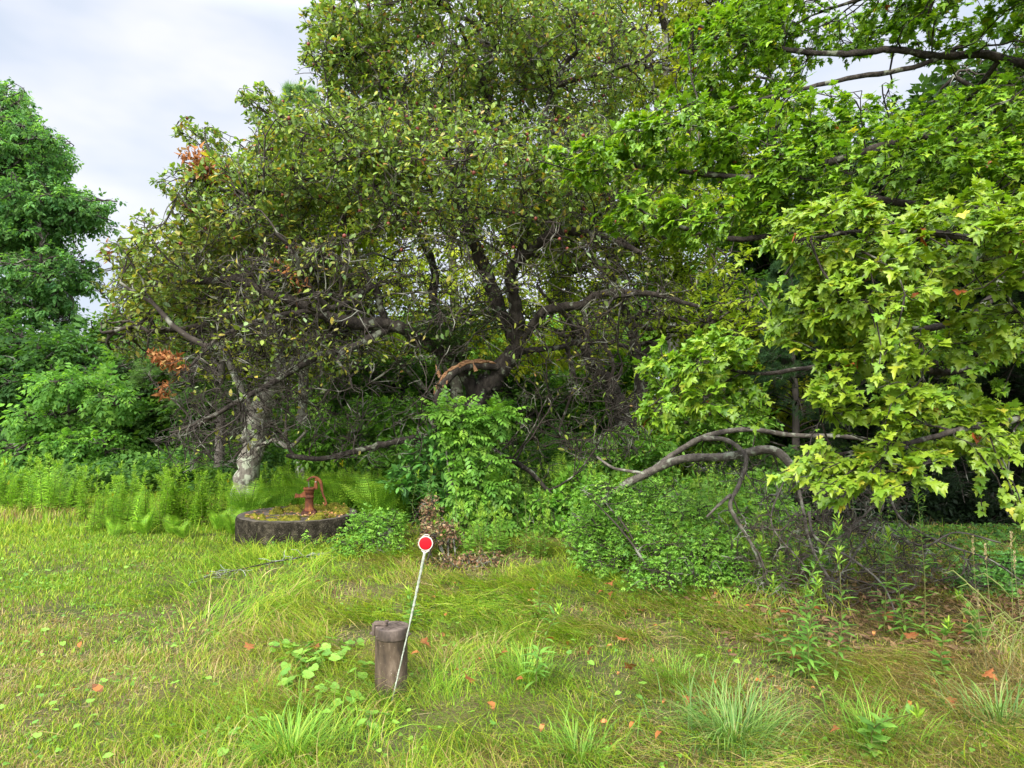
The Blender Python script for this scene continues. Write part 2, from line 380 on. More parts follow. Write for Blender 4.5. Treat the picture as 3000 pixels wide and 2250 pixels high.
# ------------------------------------------------------------------ ground
def axis(lo, hi, a, b, fine):
    mid = np.arange(a, b + 1e-6, fine); lo_ = -np.geomspace(.3, a - lo, 26)[::-1] + a; hi_ = np.geomspace(.3, hi - b, 26) + b
    return np.concatenate([lo_, mid, hi_])
gx = axis(-320, 320, -14, 12, .12); gy = axis(-60, 420, -.5, 20, .12)
GX, GY = np.meshgrid(gx, gy, indexing='ij'); GZ = gh(GX, GY) * sstep(60, 20, np.hypot(GX, GY))
GZ = GZ - .0
V = np.stack([GX, GY, GZ], -1).reshape(-1, 3); nx, ny = len(gx), len(gy)
ii = (np.arange(nx - 1)[:, None] * ny + np.arange(ny - 1)[None]).ravel()
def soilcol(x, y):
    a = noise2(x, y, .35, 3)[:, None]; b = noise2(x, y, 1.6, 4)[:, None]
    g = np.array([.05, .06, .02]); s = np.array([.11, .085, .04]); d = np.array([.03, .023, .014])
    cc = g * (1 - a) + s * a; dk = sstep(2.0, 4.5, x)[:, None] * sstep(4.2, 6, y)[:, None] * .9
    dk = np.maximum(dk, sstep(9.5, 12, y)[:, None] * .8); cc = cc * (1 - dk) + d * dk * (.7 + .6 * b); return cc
m, N, L = newmat('ground'); o_ = N('ShaderNodeOutputMaterial'); b = N('ShaderNodeBsdfPrincipled'); b.inputs['Roughness'].default_value = 1; b.inputs['Specular IOR Level'].default_value = .1
L(b.outputs[0], o_.inputs[0]); at = N('ShaderNodeAttribute'); at.attribute_name = 'col'; tc = N('ShaderNodeTexCoord')
n = N('ShaderNodeTexNoise'); n.inputs['Scale'].default_value = 35; n.inputs['Detail'].default_value = 6; L(tc.outputs['Object'], n.inputs['Vector'])
mr = N('ShaderNodeMapRange'); mr.inputs['To Min'].default_value = .3; mr.inputs['To Max'].default_value = 1.7; L(n.outputs['Fac'], mr.inputs[0])
v = N('ShaderNodeVectorMath'); v.operation = 'SCALE'; L(at.outputs['Color'], v.inputs[0]); L(mr.outputs[0], v.inputs['Scale']); L(v.outputs[0], b.inputs['Base Color'])
bu = N('ShaderNodeBump'); bu.inputs['Distance'].default_value = .03; L(n.outputs['Fac'], bu.inputs['Height']); L(bu.outputs[0], b.inputs['Normal'])
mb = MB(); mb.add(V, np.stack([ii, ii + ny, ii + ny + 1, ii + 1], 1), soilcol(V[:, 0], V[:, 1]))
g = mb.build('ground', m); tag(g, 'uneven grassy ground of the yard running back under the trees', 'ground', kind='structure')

# ------------------------------------------------------------------ trees
APPLE = ([(.14, .23, .04), (.20, .30, .05), (.29, .35, .055), (.085, .155, .035), (.42, .32, .04), (.25, .34, .16), (.34, .17, .05)], [4, 4, 2.2, 3, .9, 1.6, .35])
apple_base = (-.75, 10.0, 0)
a_trunk = PL((1375, 1530, 10), (1352, 1400, 10), (1362, 1260, 10), (1400, 1160, 9.95), (1460, 1090, 9.9), (1525, 1010, 9.85))
limbsA = [(a_trunk, .17, .12)]
def LB(r0, r1, *p): limbsA.append((PL(*p), r0, r1))
LB(.11, .03, (1525, 1010, 9.85), (1475, 930, 9.8), (1425, 800, 9.9), (1385, 700, 9.9), (1355, 600, 9.9), (1352, 500, 10), (1400, 380, 10.1), (1440, 240, 10.2), (1400, 90, 10.3))
LB(.10, .035, (1525, 1010, 9.85), (1510, 900, 9.6), (1495, 800, 9.4), (1560, 730, 9.2), (1640, 680, 9.1), (1760, 690, 9), (1880, 740, 8.8))
LB(.07, .025, (1540, 985, 9.8), (1600, 910, 9.5), (1700, 893, 9.3), (1760, 862, 9.2), (1900, 860, 9.0), (2050, 900, 8.8))
LB(.05, .02, (1520, 1030, 9.85), (1620, 1020, 10.1), (1720, 1000, 10.3), (1830, 1015, 10.5), (1960, 1080, 10.8))
LB(.10, .035, (1400, 1160, 9.95), (1325, 1055, 9.7), (1215, 985, 9.4), (1137, 950, 9.2), (1012, 944, 9.0), (896, 898, 8.9), (810, 866, 8.8), (690, 820, 8.7), (540, 830, 8.6))
LB(.05, .02, (1130, 948, 9.2), (1112, 890, 9.1), (1090, 840, 9.0), (1040, 872, 8.8), (960, 905, 8.6), (800, 928, 8.4), (650, 985, 8.2), (560, 1070, 8.1))
LB(.07, .02, (1330, 1060, 9.7), (1270, 900, 10.0), (1270, 780, 10.2), (1200, 620, 10.3), (1150, 470, 10.2), (1060, 330, 10.0), (1010, 180, 9.9), (960, 80, 9.9))
LB(.05, .02, (1500, 800, 9.4), (1560, 620, 9.6), (1590, 480, 9.7), (1600, 320, 9.9), (1660, 180, 10.1))
LB(.04, .018, (1210, 620, 10.3), (1080, 560, 9.8), (930, 520, 9.4), (780, 560, 9.0), (640, 560, 8.8))
LB(.05, .02, (1355, 560, 9.9), (1280, 420, 9.7), (1150, 420, 9.4), (1020, 380, 9.3), (900, 420, 9.2))
LB(.055, .02, (1150, 955, 9.3), (1050, 1010, 8.9), (930, 1045, 8.6), (800, 1120, 8.3), (690, 1180, 8.1), (560, 1260, 8.0))
LB(.05, .03, (1380, 1290, 9.9), (1250, 1280, 9.4), (1162, 1293, 9.2), (1041, 1322, 9.1), (945, 1343, 9.0), (840, 1335, 8.9))
LB(.03, .015, (1090, 840, 9.0), (1050, 760, 9.3), (1010, 640, 9.3), (1050, 520, 9.2))
LB(.045, .02, (1385, 1300, 9.8), (1460, 1330, 9.5), (1550, 1380, 9.2), (1640, 1480, 9.0))
lobA = [(P(1330, 150, 10.1), (1.7, 1.7, 1.15), 1.), (P(1040, 190, 9.7), (.62, .9, .95), 1.), (P(965, 110, 9.8), (.42, .6, .5), 1.), (P(1000, 480, 9.3), (1.25, 1.4, .75), 1.), (P(700, 620, 9.0), (.95, 1.2, .72), 1.),
        (P(500, 790, 8.9), (.72, 1.0, .66), 1.), (P(1320, 540, 8.9), (1.8, 1.2, .95), 1.), (P(1720, 560, 9.4), (1.1, 1.3, 1.0), 1.), (P(1700, 200, 10.4), (1.2, 1.4, 1.3), .5), (P(600, 400, 9.0), (.30, .5, .18), .7),
        (P(770, 320, 9.2), (.3, .5, .3), .7),
        (P(1000, 900, 8.7), (2.0, 1.3, 1.05), 1.), (P(720, 1140, 8.4), (1.0, 1.0, .75), 1.3), (P(1650, 870, 9.2), (1.5, 1.3, 1.2), .7), (P(1120, 1180, 9.0), (1.3, 1.0, .75), .5), (P(1330, 760, 8.9), (1.6, 1.2, .8), .5),
        (P(1680, 1220, 9.6), (1.2, 1., .8), .55), (P(640, 1290, 8.3), (.75, .8, .35), 1.2)]
LP = np.array([.75, 1, 1, .75, .85, .9, .6, .42, .7, 1.3, 1.3, .12, .02, .07, .01, .14, .02, 0.])
def rejA(t): return (t[:, 0] > -1.9) & (t[:, 0] < .75) & (t[:, 1] < 9.6) & (t[:, 2] > 1.0) & (t[:, 2] < 3.9) & (rng.random(len(t)) < .8)
def leafpA(tp, li):
    return LP[li]
def applecols(m, pos):
    cc = pal(m, *APPLE)
    # leaves low on the outer side are yellower than the ones up top
    y = sstep(5.0, 3.0, pos[:, 2]) * (rng.random(m) < .5); yy = pal(m, [(.24, .26, .035), (.33, .28, .05), (.13, .18, .03)], [3, 1, 3])
    cc = np.where(y[:, None] > .5, yy, cc); return cc
def apple_extra(e, tw, base):
    ends = tw[:, -1]; zz = ends[:, 2] > 3.6
    pos = ends[zz][rng.choice(zz.sum(), 520, replace=False)]
    u = np.array([(math.sin(t) * math.cos(p), math.sin(t) * math.sin(p), math.cos(t)) for t in np.linspace(.25, 2.9, 4) for p in np.linspace(0, 2 * math.pi, 7)[:-1]])
    F = [(k * 6 + j, k * 6 + (j + 1) % 6, (k + 1) * 6 + (j + 1) % 6, (k + 1) * 6 + j) for k in range(3) for j in range(6)]
    mb = MB()
    for p in pos:
        r = rng.uniform(.018, .027); mb.add(u * r + p - base + np.array([0, 0, -.03]), F, np.array(random.choice([(.16, .03, .02), (.11, .025, .02), (.2, .06, .03)])))
    o = mb.build('apples', M['fruit'], e); tag(o, kind='stuff')
    # withered clusters hanging at the outer twigs
    for (px, py, Y, n, rx, rz) in ((600, 480, 8.25, 300, .34, .2), (490, 1050, 7.9, 180, .24, .12), (312, 735, 8.6, 30, .05, .12), (560, 610, 8.6, 24, .1, .1), (480, 1140, 7.9, 35, .05, .14), (850, 800, 8.2, 50, .3, .15)):
        cpt = P(px, py, Y); mb = MB(); 
        # the twig that carries the cluster
        near = nodesA[np.argmin(np.linalg.norm(nodesA - cpt, axis=1))]
        q = spline([near, (near + cpt) / 2 + np.array([0, 0, .06]), cpt, cpt + np.array([-.12, 0, -.05])], 12)
        V, F = tubes(q[None], np.linspace(.006, .002, 12)[None], 4); mb.add(V - base, F, (.12, .06, .03))
        pos = cpt + rv(n) * np.array([rx, .12, rz]) * (rng.random((n, 1)) ** .5)
        pos[:, 2] += (pos[:, 0] - cpt[0]) * -.45
        tip = rv(n) + np.array([.1, 0, -.8]); scatter(mb, [curl(LANCE, .9, .5, .8, 2.2), curl(OVAL, .8, .4, .9, .7)], pos - base, tip, rv(n), rng.uniform(.05, .10, n), pal(n, [(.27, .10, .03), (.36, .16, .05), (.17, .06, .02), (.34, .22, .07)], [3, 2, 2, 1]))
        tag(mb.build('withered_leaves', M['dry'], e), 'orange brown withered leaf cluster')
M['fruit'] = noisemat('fruit', [(.3, (.11, .025, .02)), (.7, (.24, .06, .035))], 30, .45, .05, 60)
nodesA, _ = limbnodes([l[0] for l in limbsA])
ap = tree('apple_tree', 'old gnarled apple tree with dark crooked limbs and a wide drooping crown', 'tree', None, apple_base, limbsA, lobA, [70, 700, 6200, 31000],
     dict(tm=OVAL, per=5.4, size=.070, cols=applecols, tmin=.45, spread=.75, droop=.15, flat=.8, jit=.6, out=np.array([-.7, 10.2, 3.0]), outw=.35, pet=.15), 'bark', 'leaf', extra=apple_extra, leafp=leafpA, reject=rejA, gnarl=.015, wig=.07,
     rad=[(.025, .010), (.009, .0045), (.0055, .003), (.0038, .002)])
# the broken limb with torn wood
base = np.array(apple_base)
q = spline(PL((1460, 1075, 9.75), (1390, 1072, 9.6), (1340, 1085, 9.5), (1300, 1125, 9.4), (1278, 1190, 9.35), (1268, 1260, 9.35)), 34)
rr = np.interp(np.linspace(0, 1, 34), [0, .3, .6, 1], [.05, .055, .068, .06]) * (1 + .08 * rng.normal(size=34))
mb = MB(); V, F = tubes(q[None], rr[None], 12); mb.add(V - base, F); bl = mb.build('broken_limb', M['bark'], ap)
mb = MB()
for i in range(26):
    t = rng.uniform(2, 24); a = q[int(t)] + np.array([rng.normal() * .03, -.03, .06 + .01 * rng.normal()]); d = norm(q[int(t) + 3] - q[int(t)]) * rng.uniform(.1, .26) + np.array([0, 0, rng.uniform(-.01, .05)])
    pp = np.linspace(a - d / 2, a + d / 2, 4) ; V, F = tubes(pp[None], np.array([[.004, .022, .018, .002]]), 4); mb.add(V - base, F)
for px, py, h in ((1285, 1075, .13), (1395, 1068, .12), (1290, 1085, .1)):
    a = P(px, py + 20, 9.45); V, F = tubes(np.linspace(a, a + np.array([.02 * rng.normal() - .03, 0, h]), 4)[None], np.array([[.035, .028, .014, .003]]), 5); mb.add(V - base, F)
mb.build('torn_wood', M['torn'], bl)
# lower dark sprout foliage in the fork
lobs = [(P(1330, 980, 9.6), (.55, .5, .42), 1.)]
tips, _ = sample_lobes(260, lobs, .3); nodes, nd = limbnodes([l[0] for l in limbsA]); pth, ln, _ = grow(nodes, nd, tips, 5)
mb = MB(); leafs(mb, OVAL, pth, 9, .06, [(.04, .085, .02), (.07, .13, .025)], [1, 1]) if False else leafs(mb, OVAL, pth, 9, .06, ([(.04, .085, .02), (.07, .13, .025)], [1, 1]))
V, F = tubes(pth, np.full((len(pth), 5), .003), 3); mb.V = [v - base for v in mb.V]; mb.add(V - base, F, (.05, .04, .03)); mb.build('sprout_leaves', M['leaf'], ap)

YELG0 = ([(.27, .36, .025), (.20, .30, .03), (.36, .42, .035)], [2, 2, 1])
# pale-barked neighbour on the left
tree('pale_barked_tree', 'leaning tree with flaky pale bark behind the round concrete cover', 'tree', None, P(715, 1500, 10.4) * [1, 1, 0],
     [(PL((712, 1540, 10.4), (716, 1440, 10.4), (735, 1330, 10.4), (757, 1230, 10.5), (785, 1150, 10.5), (830, 1095, 10.5), (900, 1055, 10.6), (990, 1010, 10.8)), .19, .07),
      (PL((780, 1250, 10.55), (778, 1190, 10.6), (820, 1080, 10.9), (800, 900, 11), (760, 750, 11)), .11, .04),
      (PL((757, 1235, 10.5), (700, 1130, 10.4), (640, 1000, 10.4), (560, 900, 10.3)), .06, .03),
      (PL((735, 1330, 10.4), (800, 1290, 10.2), (850, 1310, 10), (900, 1260, 9.8)), .035, .02)],
     [(P(760, 800, 11), (1.6, 1.2, 1.2), 1.), (P(480, 900, 10.6), (1., 1., 1.), .8), (P(980, 950, 11), (1., 1., .8), .8)], [30, 250, 1300, 3000],
     dict(tm=OVAL, per=3.2, size=.075, cols=([(.16, .2, .03), (.23, .26, .04), (.09, .14, .03), (.3, .24, .05)], [3, 2, 3, .6]), spread=.8, droop=.3, flat=.8, jit=.5), 'barkpale', 'leaf')
tree('slender_tree', 'straight narrow grey trunk standing between the pale barked tree and the apple tree', 'tree', None, P(885, 1450, 12.5) * [1, 1, 0],
     [(PL((885, 1480, 12.5), (884, 1300, 12.5), (890, 1100, 12.5), (900, 900, 12.5), (880, 650, 12.5)), .10, .05)], [(P(900, 640, 12.6), (1.5, 1.4, 1.5), 1.)], [20, 150, 700],
     dict(tm=SPRIG3, per=5, size=.2, cols=YELG0, spread=.8), 'barkpale', 'leaf_far')
tree('dark_trunked_tree', 'dark rough forked trunk behind the apple tree beside the hanging maple leaves', 'tree', None, P(1850, 1440, 11.8) * [1, 1, 0],
     [(PL((1855, 1500, 11.8), (1842, 1350, 11.8), (1825, 1230, 11.8), (1790, 1130, 11.8), (1730, 1060, 11.7), (1700, 960, 11.7)), .17, .07),
      (PL((1842, 1300, 11.8), (1870, 1180, 12), (1860, 1000, 12.2), (1800, 800, 12.4), (1850, 600, 12.6)), .11, .05)],
     [(P(1800, 650, 12.3), (2.0, 1.5, 1.7), 1.), (P(2060, 900, 12.2), (1.0, 1, 1), .8), (P(2100, 1180, 12), (.9, .8, .6), .6)], [40, 300, 1700],
     dict(tm=SPRIG3, per=4, size=.17, cols=YELG0, spread=.8, droop=.3), 'bark', 'leaf_far', rad=[(.05, .02), (.02, .008), (.009, .004)])
# ------------------------------------------------------------------ the big maple, its trunk out of frame on the right
MAP = ([(.11, .23, .018), (.17, .32, .02), (.24, .40, .024), (.075, .17, .015), (.33, .42, .03)], [3, 4, 3, 2, .6])
def maplecols(m, pos):
    cc = pal(m, *MAP, var=.12)
    yel = pal(m, [(.20, .31, .02), (.27, .36, .025), (.14, .25, .018), (.45, .40, .04)], [4, 3, 3, .25], var=.1)
    near = sstep(5.6, 4.6, pos[:, 1]) * .8 + .1
    k = rng.random(m) < near; cc = np.where(k[:, None], yel, cc)
    r = rng.random(m) < .003; cc[r] = (.30, .08, .02); return cc
mbase = np.array([6.3, 6.4, 0])
mt = np.array([(6.3, 6.4, -.1), (6.25, 6.4, 1.2), (6.35, 6.5, 3), (6.2, 6.6, 5), (6.3, 6.6, 7.5), (6.1, 6.8, 10)])
ML = [(mt, .26, .10)]
def lm(r0, r1, start, *p): ML.append((np.array([start] + [list(P(*q)) for q in p]), r0, r1))
lm(0.045, 0.012, (6.25, 6.5, 4.6), (3000, 190, 6.6), (2870, 158, 6.6), (2750, 165, 6.6), (2620, 146, 6.6), (2480, 158, 6.7), (2330, 150, 6.8), (2200, 120, 6.9), (2030, 70, 7.0))
lm(0.028, 0.010, (4.6, 6.6, 5.3), (2700, 190, 6.6), (2480, 230, 6.5), (2280, 280, 6.4), (2100, 330, 6.3), (1960, 380, 6.2))
lm(0.049, 0.014, (6.3, 6.4, 4.2), (3000, 420, 6.2), (2850, 430, 6.0), (2700, 400, 5.9), (2450, 470, 5.9), (2250, 520, 6.0), (1980, 500, 6.2), (1750, 470, 6.3))
lm(0.042, 0.014, (6.3, 6.4, 3.6), (2980, 620, 5.9), (2700, 600, 5.8), (2480, 590, 5.8), (2250, 690, 5.9), (2080, 690, 6.0), (1900, 630, 6.1))
lm(0.042, 0.013, (6.3, 6.4, 3.0), (3000, 800, 5.3), (2900, 880, 5.0), (2790, 950, 4.9), (2620, 960, 4.8), (2500, 900, 4.6))
lm(0.035, 0.010, (6.2, 6.4, 2.6), (3050, 1000, 5.4), (2800, 1090, 5.6), (2600, 1060, 5.6), (2350, 1080, 5.5), (2210, 1095, 5.5), (2050, 1060, 5.5))
lm(0.035, 0.010, (6.3, 6.3, 3.2), (3000, 700, 4.8), (2850, 700, 4.3), (2720, 680, 4.2), (2500, 680, 4.2), (2380, 700, 4.2))
lm(0.028, 0.008, (6.2, 6.3, 2.2), (3060, 1200, 4.8), (2850, 1250, 4.5), (2650, 1300, 4.4), (2450, 1330, 4.4))
lm(0.056, 0.014, (6.3, 6.6, 6.5), (3000, -150, 6.5), (2800, -50, 6.6), (2650, -40, 6.8), (2450, 20, 7.0))
mlob = [(P(2430, 690, 4.25), (.42, .5, .26), 1.6), (P(2520, 860, 4.2), (.45, .5, .3), 1.6), (P(2370, 960, 4.4), (.34, .4, .16), 1.3), (P(2820, 720, 4.2), (.52, .6, .34), 1.6), (P(2560, 1120, 4.2), (.42, .4, .3), 1.5),
        (P(2420, 1400, 4.3), (.33, .4, .15), 1.1), (P(2600, 1350, 4.3), (.34, .4, .16), 1.2), (P(2900, 980, 4.6), (.35, .4, .24), 1.2), (P(2800, 1250, 4.9), (.5, .5, .28), 1.2), (P(2920, 1300, 4.3), (.2, .3, .16), 1.), (P(2960, 1520, 4.4), (.16, .25, .07), .8),
        (P(2030, 1100, 5.5), (.42, .5, .34), 1.5), (P(1950, 1200, 5.5), (.28, .4, .16), 1.2), (P(2110, 1010, 5.5), (.3, .4, .18), 1.2),(P(2160, 1180, 5.6), (.22, .3, .22), 1.),
        (P(1730, 480, 6.3), (.45, .5, .22), 1.), (P(1880, 620, 6.1), (.42, .5, .2), 1.1), (P(2060, 660, 6.), (.5, .6, .22), 1.), (P(2000, 430, 6.3), (.6, .7, .4), 1.), (P(1850, 420, 6.4), (.3, .5, .25), .8),
        (P(2150, 180, 6.9), (.65, .9, .62), .9), (P(2250, 400, 6.3), (.7, .8, .42), .8), (P(2450, 20, 7.0), (1.2, 1., .4), .7), (P(2560, 360, 6.2), (.9, .8, .18), .45), (P(2900, 360, 6.1), (.4, .8, .4), .45),
        (P(2550, 500, 5.9), (1.2, .8, .40), 1.), (P(2300, 590, 6.), (.6, .7, .3), 1.), (P(2850, 20, 6.4), (.9, .9, .42), .6), (P(2950, 550, 5.7), (.5, .6, .4), 1.), (P(2760, 1040, 5.7), (.7, .5, .5), .6),
        ((6.6, 5.5, 6.5), (2.4, 3.0, 3.2), .16), ((6.4, 4.2, 4.2), (1.8, 1.6, 1.4), .3), ((5.6, 7.6, 4.2), (1.6, 1.4, 1.4), .22)]
LEAFW = dict(tm=MAPLES, per=10.5, size=.056, cols=maplecols, tmin=.3, spread=.55, droop=.55, flat=.95, jit=.38, out=np.array([5.4, 7.2, 3.0]), outw=.75, pet=.3, sizev=.32)
tree('maple_tree', 'big maple whose yellow green lobed leaves hang into the picture from the right edge', 'tree', None, mbase, ML, mlob, [70, 800, 8600],
     LEAFW, 'bark', 'maple_leaf', twigm='bark', rad=[(.018, .008), (.008, .004), (.004, .002)], wig=.09, gnarl=.015)

# ------------------------------------------------------------------ trees further back
def lob(px, py, Y, rx, ry, rz, w=1.): return (P(px, py, Y), (rx, ry, rz), w)
def bgtree(name, label, px, Y, top_py, lobes, lv, leaf, trunk_r=.2, barkm='barkfar', lean=0, group=None, nl=6, fork=.35):
    b = P(px, 1400, Y); b[2] = -.1; tp = P(px + lean, top_py, Y)
    tr = np.array([b, b * .7 + tp * .3 + [.1, 0, 0], b * .4 + tp * .6 - [.1, 0, 0], tp])
    limbs = [(tr, trunk_r, trunk_r * .2)]
    for l in lobes[:nl]:
        z0 = b[2] + (l[0][2] - b[2]) * fork; t = (z0 - b[2]) / (tp[2] - b[2]); s = b * (1 - t) + tp * t
        mid = (s + l[0]) / 2 + np.array([0, 0, .12 * np.linalg.norm(l[0] - s)]); limbs.append((np.array([s, mid, l[0]]), trunk_r * .35, trunk_r * .08))
    return tree(name, label, 'tree', group, b * [1, 1, 0], limbs, lobes, lv, leaf, barkm, 'leaf_far', rad=[(.06, .025), (.03, .01), (.012, .005)], wig=.1, gnarl=.02)
GREEN = ([(.06, .15, .03), (.10, .21, .035), (.15, .28, .04), (.04, .10, .025)], [3, 4, 2, 2])
FRESH = ([(.13, .29, .04), (.20, .38, .05), (.28, .43, .06), (.08, .19, .03)], [3, 3, 1.5, 1])
YELG = ([(.27, .35, .025), (.36, .41, .03), (.18, .28, .025), (.44, .42, .04)], [3, 3, 2, 1])
DARK = ([(.022, .05, .016), (.035, .075, .02), (.05, .10, .025)], [3, 3, 1.2])
# tall tree filling the far left edge
bgtree('ash_tree', 'tall full green tree cut by the left edge with drooping narrow leaflets', -420, 22, -50,
    [lob(-50, 420, 22, 2.2, 2.5, 2.0), lob(60, 470, 21, 1.3, 1.6, 1.4), lob(120, 620, 21, 1.5, 1.5, 1.0), lob(200, 610, 21.5, 1.15, 1.5, .75), lob(-40, 660, 22, 2.4, 2.3, 1.5), lob(130, 800, 21, 1.5, 1.6, .75), lob(30, 880, 21, 1.9, 1.6, .6), lob(170, 930, 21, .8, 1, .5), lob(-500, 500, 22, 4, 3.5, 4.5, .15), lob(-50, 980, 21, 1.2, 1., .5)],
    [60, 900, 6800], dict(tm=ASHSP, per=3.0, size=.28, cols=([(.095, .23, .06), (.15, .32, .085), (.22, .39, .11), (.05, .14, .045)], [3, 4, 2, 1.5]), spread=.7, droop=.5, flat=.9, jit=.4, sizev=.3), .35, nl=8)
# bushy trees under and beside it
bgtree('elm_tree', 'dark green broad tree below the tall tree at the far left', 90, 19, 1090,
    [lob(60, 1120, 19, 1.6, 1.4, .9), lob(-100, 1090, 19, 1.3, 1.2, 1.0), lob(230, 1140, 19, 1.3, 1.2, .9), lob(80, 1290, 18.6, 2.0, 1.2, .9), lob(330, 1300, 18.5, 1.3, 1.2, .9), lob(30, 1010, 19.5, 1.6, 1.2, .7), lob(200, 1040, 19, 1., 1., .6)], [40, 420, 2600],
    dict(tm=PINLO, per=3.6, size=.38, cols=([(.04, .10, .025), (.06, .14, .03), (.09, .19, .035)], [2, 2, 1]), spread=.8, droop=.4), .16)
bgtree('birch_tree', 'bright green airy tree standing against the gap of sky at the left', 390, 24, 870,
    [lob(400, 990, 24, 1.4, 1.4, 1.0), lob(300, 1060, 24, 1., 1.2, .9), lob(500, 1000, 24, 1.3, 1.2, 1.2), lob(420, 1200, 23.5, 2., 1.2, 1.3)], [40, 400, 2300],
    dict(tm=SPRIG, per=3.5, size=.36, cols=FRESH, spread=.8, droop=.2), .14)
bgtree('walnut_sapling', 'young sapling with layered bright compound leaves on a thin straight stem', 215, 14.5, 1080,
    [lob(215, 1130, 14.5, .75, .8, .22), lob(330, 1170, 14.3, .5, .6, .2), lob(120, 1220, 14.3, .55, .6, .2), lob(230, 1290, 14.2, .9, .8, .22), lob(80, 1320, 14.2, .7, .7, .25), lob(330, 1330, 14.2, .5, .6, .22), lob(160, 1410, 14., .8, .7, .2), lob(20, 1420, 14., .6, .6, .25)], [30, 180, 800],
    dict(tm=PINLO, per=3.2, size=.24, cols=([(.08, .20, .035), (.13, .29, .045), (.19, .36, .05)], [2, 3, 1.5]), spread=.6, droop=.25, flat=1., jit=.5, out=np.array([-9.3, 15.5, 1.]), outw=.6), .05, nl=8, fork=.85)
bgtree('maple_understory', 'dense dark green tree between the sapling and the withered orange leaves', 430, 17, 1000,
    [lob(450, 1130, 17, 1.3, 1.1, .9), lob(330, 1220, 17, 1., 1., .8), lob(560, 1240, 16.6, 1.3, 1., 1.), lob(400, 1370, 16.4, 1.5, .9, .7), lob(620, 1370, 16, 1.1, .9, .7), lob(240, 1390, 17, 1., .8, .6)], [40, 380, 2200],
    dict(tm=SPRIG, per=3.5, size=.30, cols=GREEN, spread=.8, droop=.3), .14)
# light yellow green crowns high behind the apple tree
bgtree('poplar_tree', 'tall thin yellow green tree rising past the top edge behind the apple crown', 1960, 15.5, -500,
    [lob(1900, 100, 15.5, 1.6, 1.5, 1.8), lob(2080, 250, 15.5, 1.5, 1.5, 1.6), lob(1720, 200, 15.5, 1.5, 1.4, 1.6), lob(2000, 500, 15.5, 2., 1.4, 1.2), lob(2250, 420, 15.5, 1.1, 1.2, 1.5), lob(2100, 0, 15.5, 1.6, 1.4, 1.4), lob(1560, 80, 16, 1.5, 1.3, 1.4), lob(1900, -400, 15.5, 2.4, 2, 2, .3)], [50, 420, 2300],
    dict(tm=SPRIG, per=2.4, size=.23, cols=YELG, spread=.9, droop=.2, jit=.6), .15, 'barkpale', nl=7)
bgtree('poplar_tree', 'yellow green tree directly behind the middle of the apple crown', 1330, 16.5, 150,
    [lob(1300, 420, 16.5, 2.2, 1.6, 1.7), lob(1050, 650, 16.5, 2., 1.5, 1.4), lob(1500, 650, 16.5, 2., 1.5, 1.4), lob(1200, 900, 16.2, 2.5, 1.4, 1.3), lob(1600, 950, 16.2, 2., 1.4, 1.3), lob(850, 900, 16.5, 1.6, 1.3, 1.3)], [50, 420, 2300],
    dict(tm=SPRIG, per=3.2, size=.26, cols=YELG, spread=.9, droop=.2, jit=.6), .16, 'barkpale')
bgtree('chokecherry_tree', 'loose yellow green bushy tree behind the left half of the apple branches', 700, 15, 700,
    [lob(700, 800, 15, 1.5, 1.2, .9), lob(560, 900, 15, 1.1, 1.1, .9), lob(880, 850, 15, 1.3, 1.2, .9), lob(760, 1030, 14.6, 1.5, 1.1, .7)], [40, 300, 1500],
    dict(tm=SPRIG, per=3, size=.24, cols=YELG, spread=.9, droop=.2, jit=.6), .10)
bgtree('mulberry_tree', 'mid green tree low behind the apple trunk', 1280, 17.5, 900,
    [lob(1150, 1150, 17.5, 1.8, 1.1, 1.1), lob(1450, 1150, 17.5, 1.8, 1.1, 1.1), lob(1000, 1330, 17, 1.8, 1., .8), lob(1350, 1350, 17, 2., 1., .8), lob(1680, 1300, 17, 1.6, 1., .9), lob(780, 1300, 17, 1.4, 1, .9)], [50, 420, 2600],
    dict(tm=SPRIG, per=3.6, size=.28, cols=GREEN, spread=.8, droop=.3), .14)
bgtree('linden_tree', 'broad green tree behind the hanging maple leaves in the right half', 2300, 18, 300,
    [lob(2350, 600, 18, 2.6, 1.6, 1.6), lob(2700, 600, 18, 2.2, 1.6, 1.8), lob(2500, 950, 18, 2.6, 1.4, 1.4), lob(2900, 850, 17.5, 2., 1.4, 1.6), lob(2850, 1150, 17, 2.4, 1.4, 1.2)], [50, 450, 2700],
    dict(tm=SPRIG, per=4, size=.33, cols=GREEN, spread=.8, droop=.3), .22)
bgtree('hornbeam_tree', 'yellowish low tree between the pine and the fallen limb', 2200, 15, 900,
    [lob(2130, 1010, 15, .8, .9, .7), lob(2250, 1180, 15, .9, .9, .7), lob(2020, 1200, 15, 1.1, .9, .9), lob(1900, 1330, 15, 1.2, .8, .6)], [30, 250, 1100],
    dict(tm=SPRIG, per=3.4, size=.22, cols=YELG, spread=.8, droop=.2), .09)

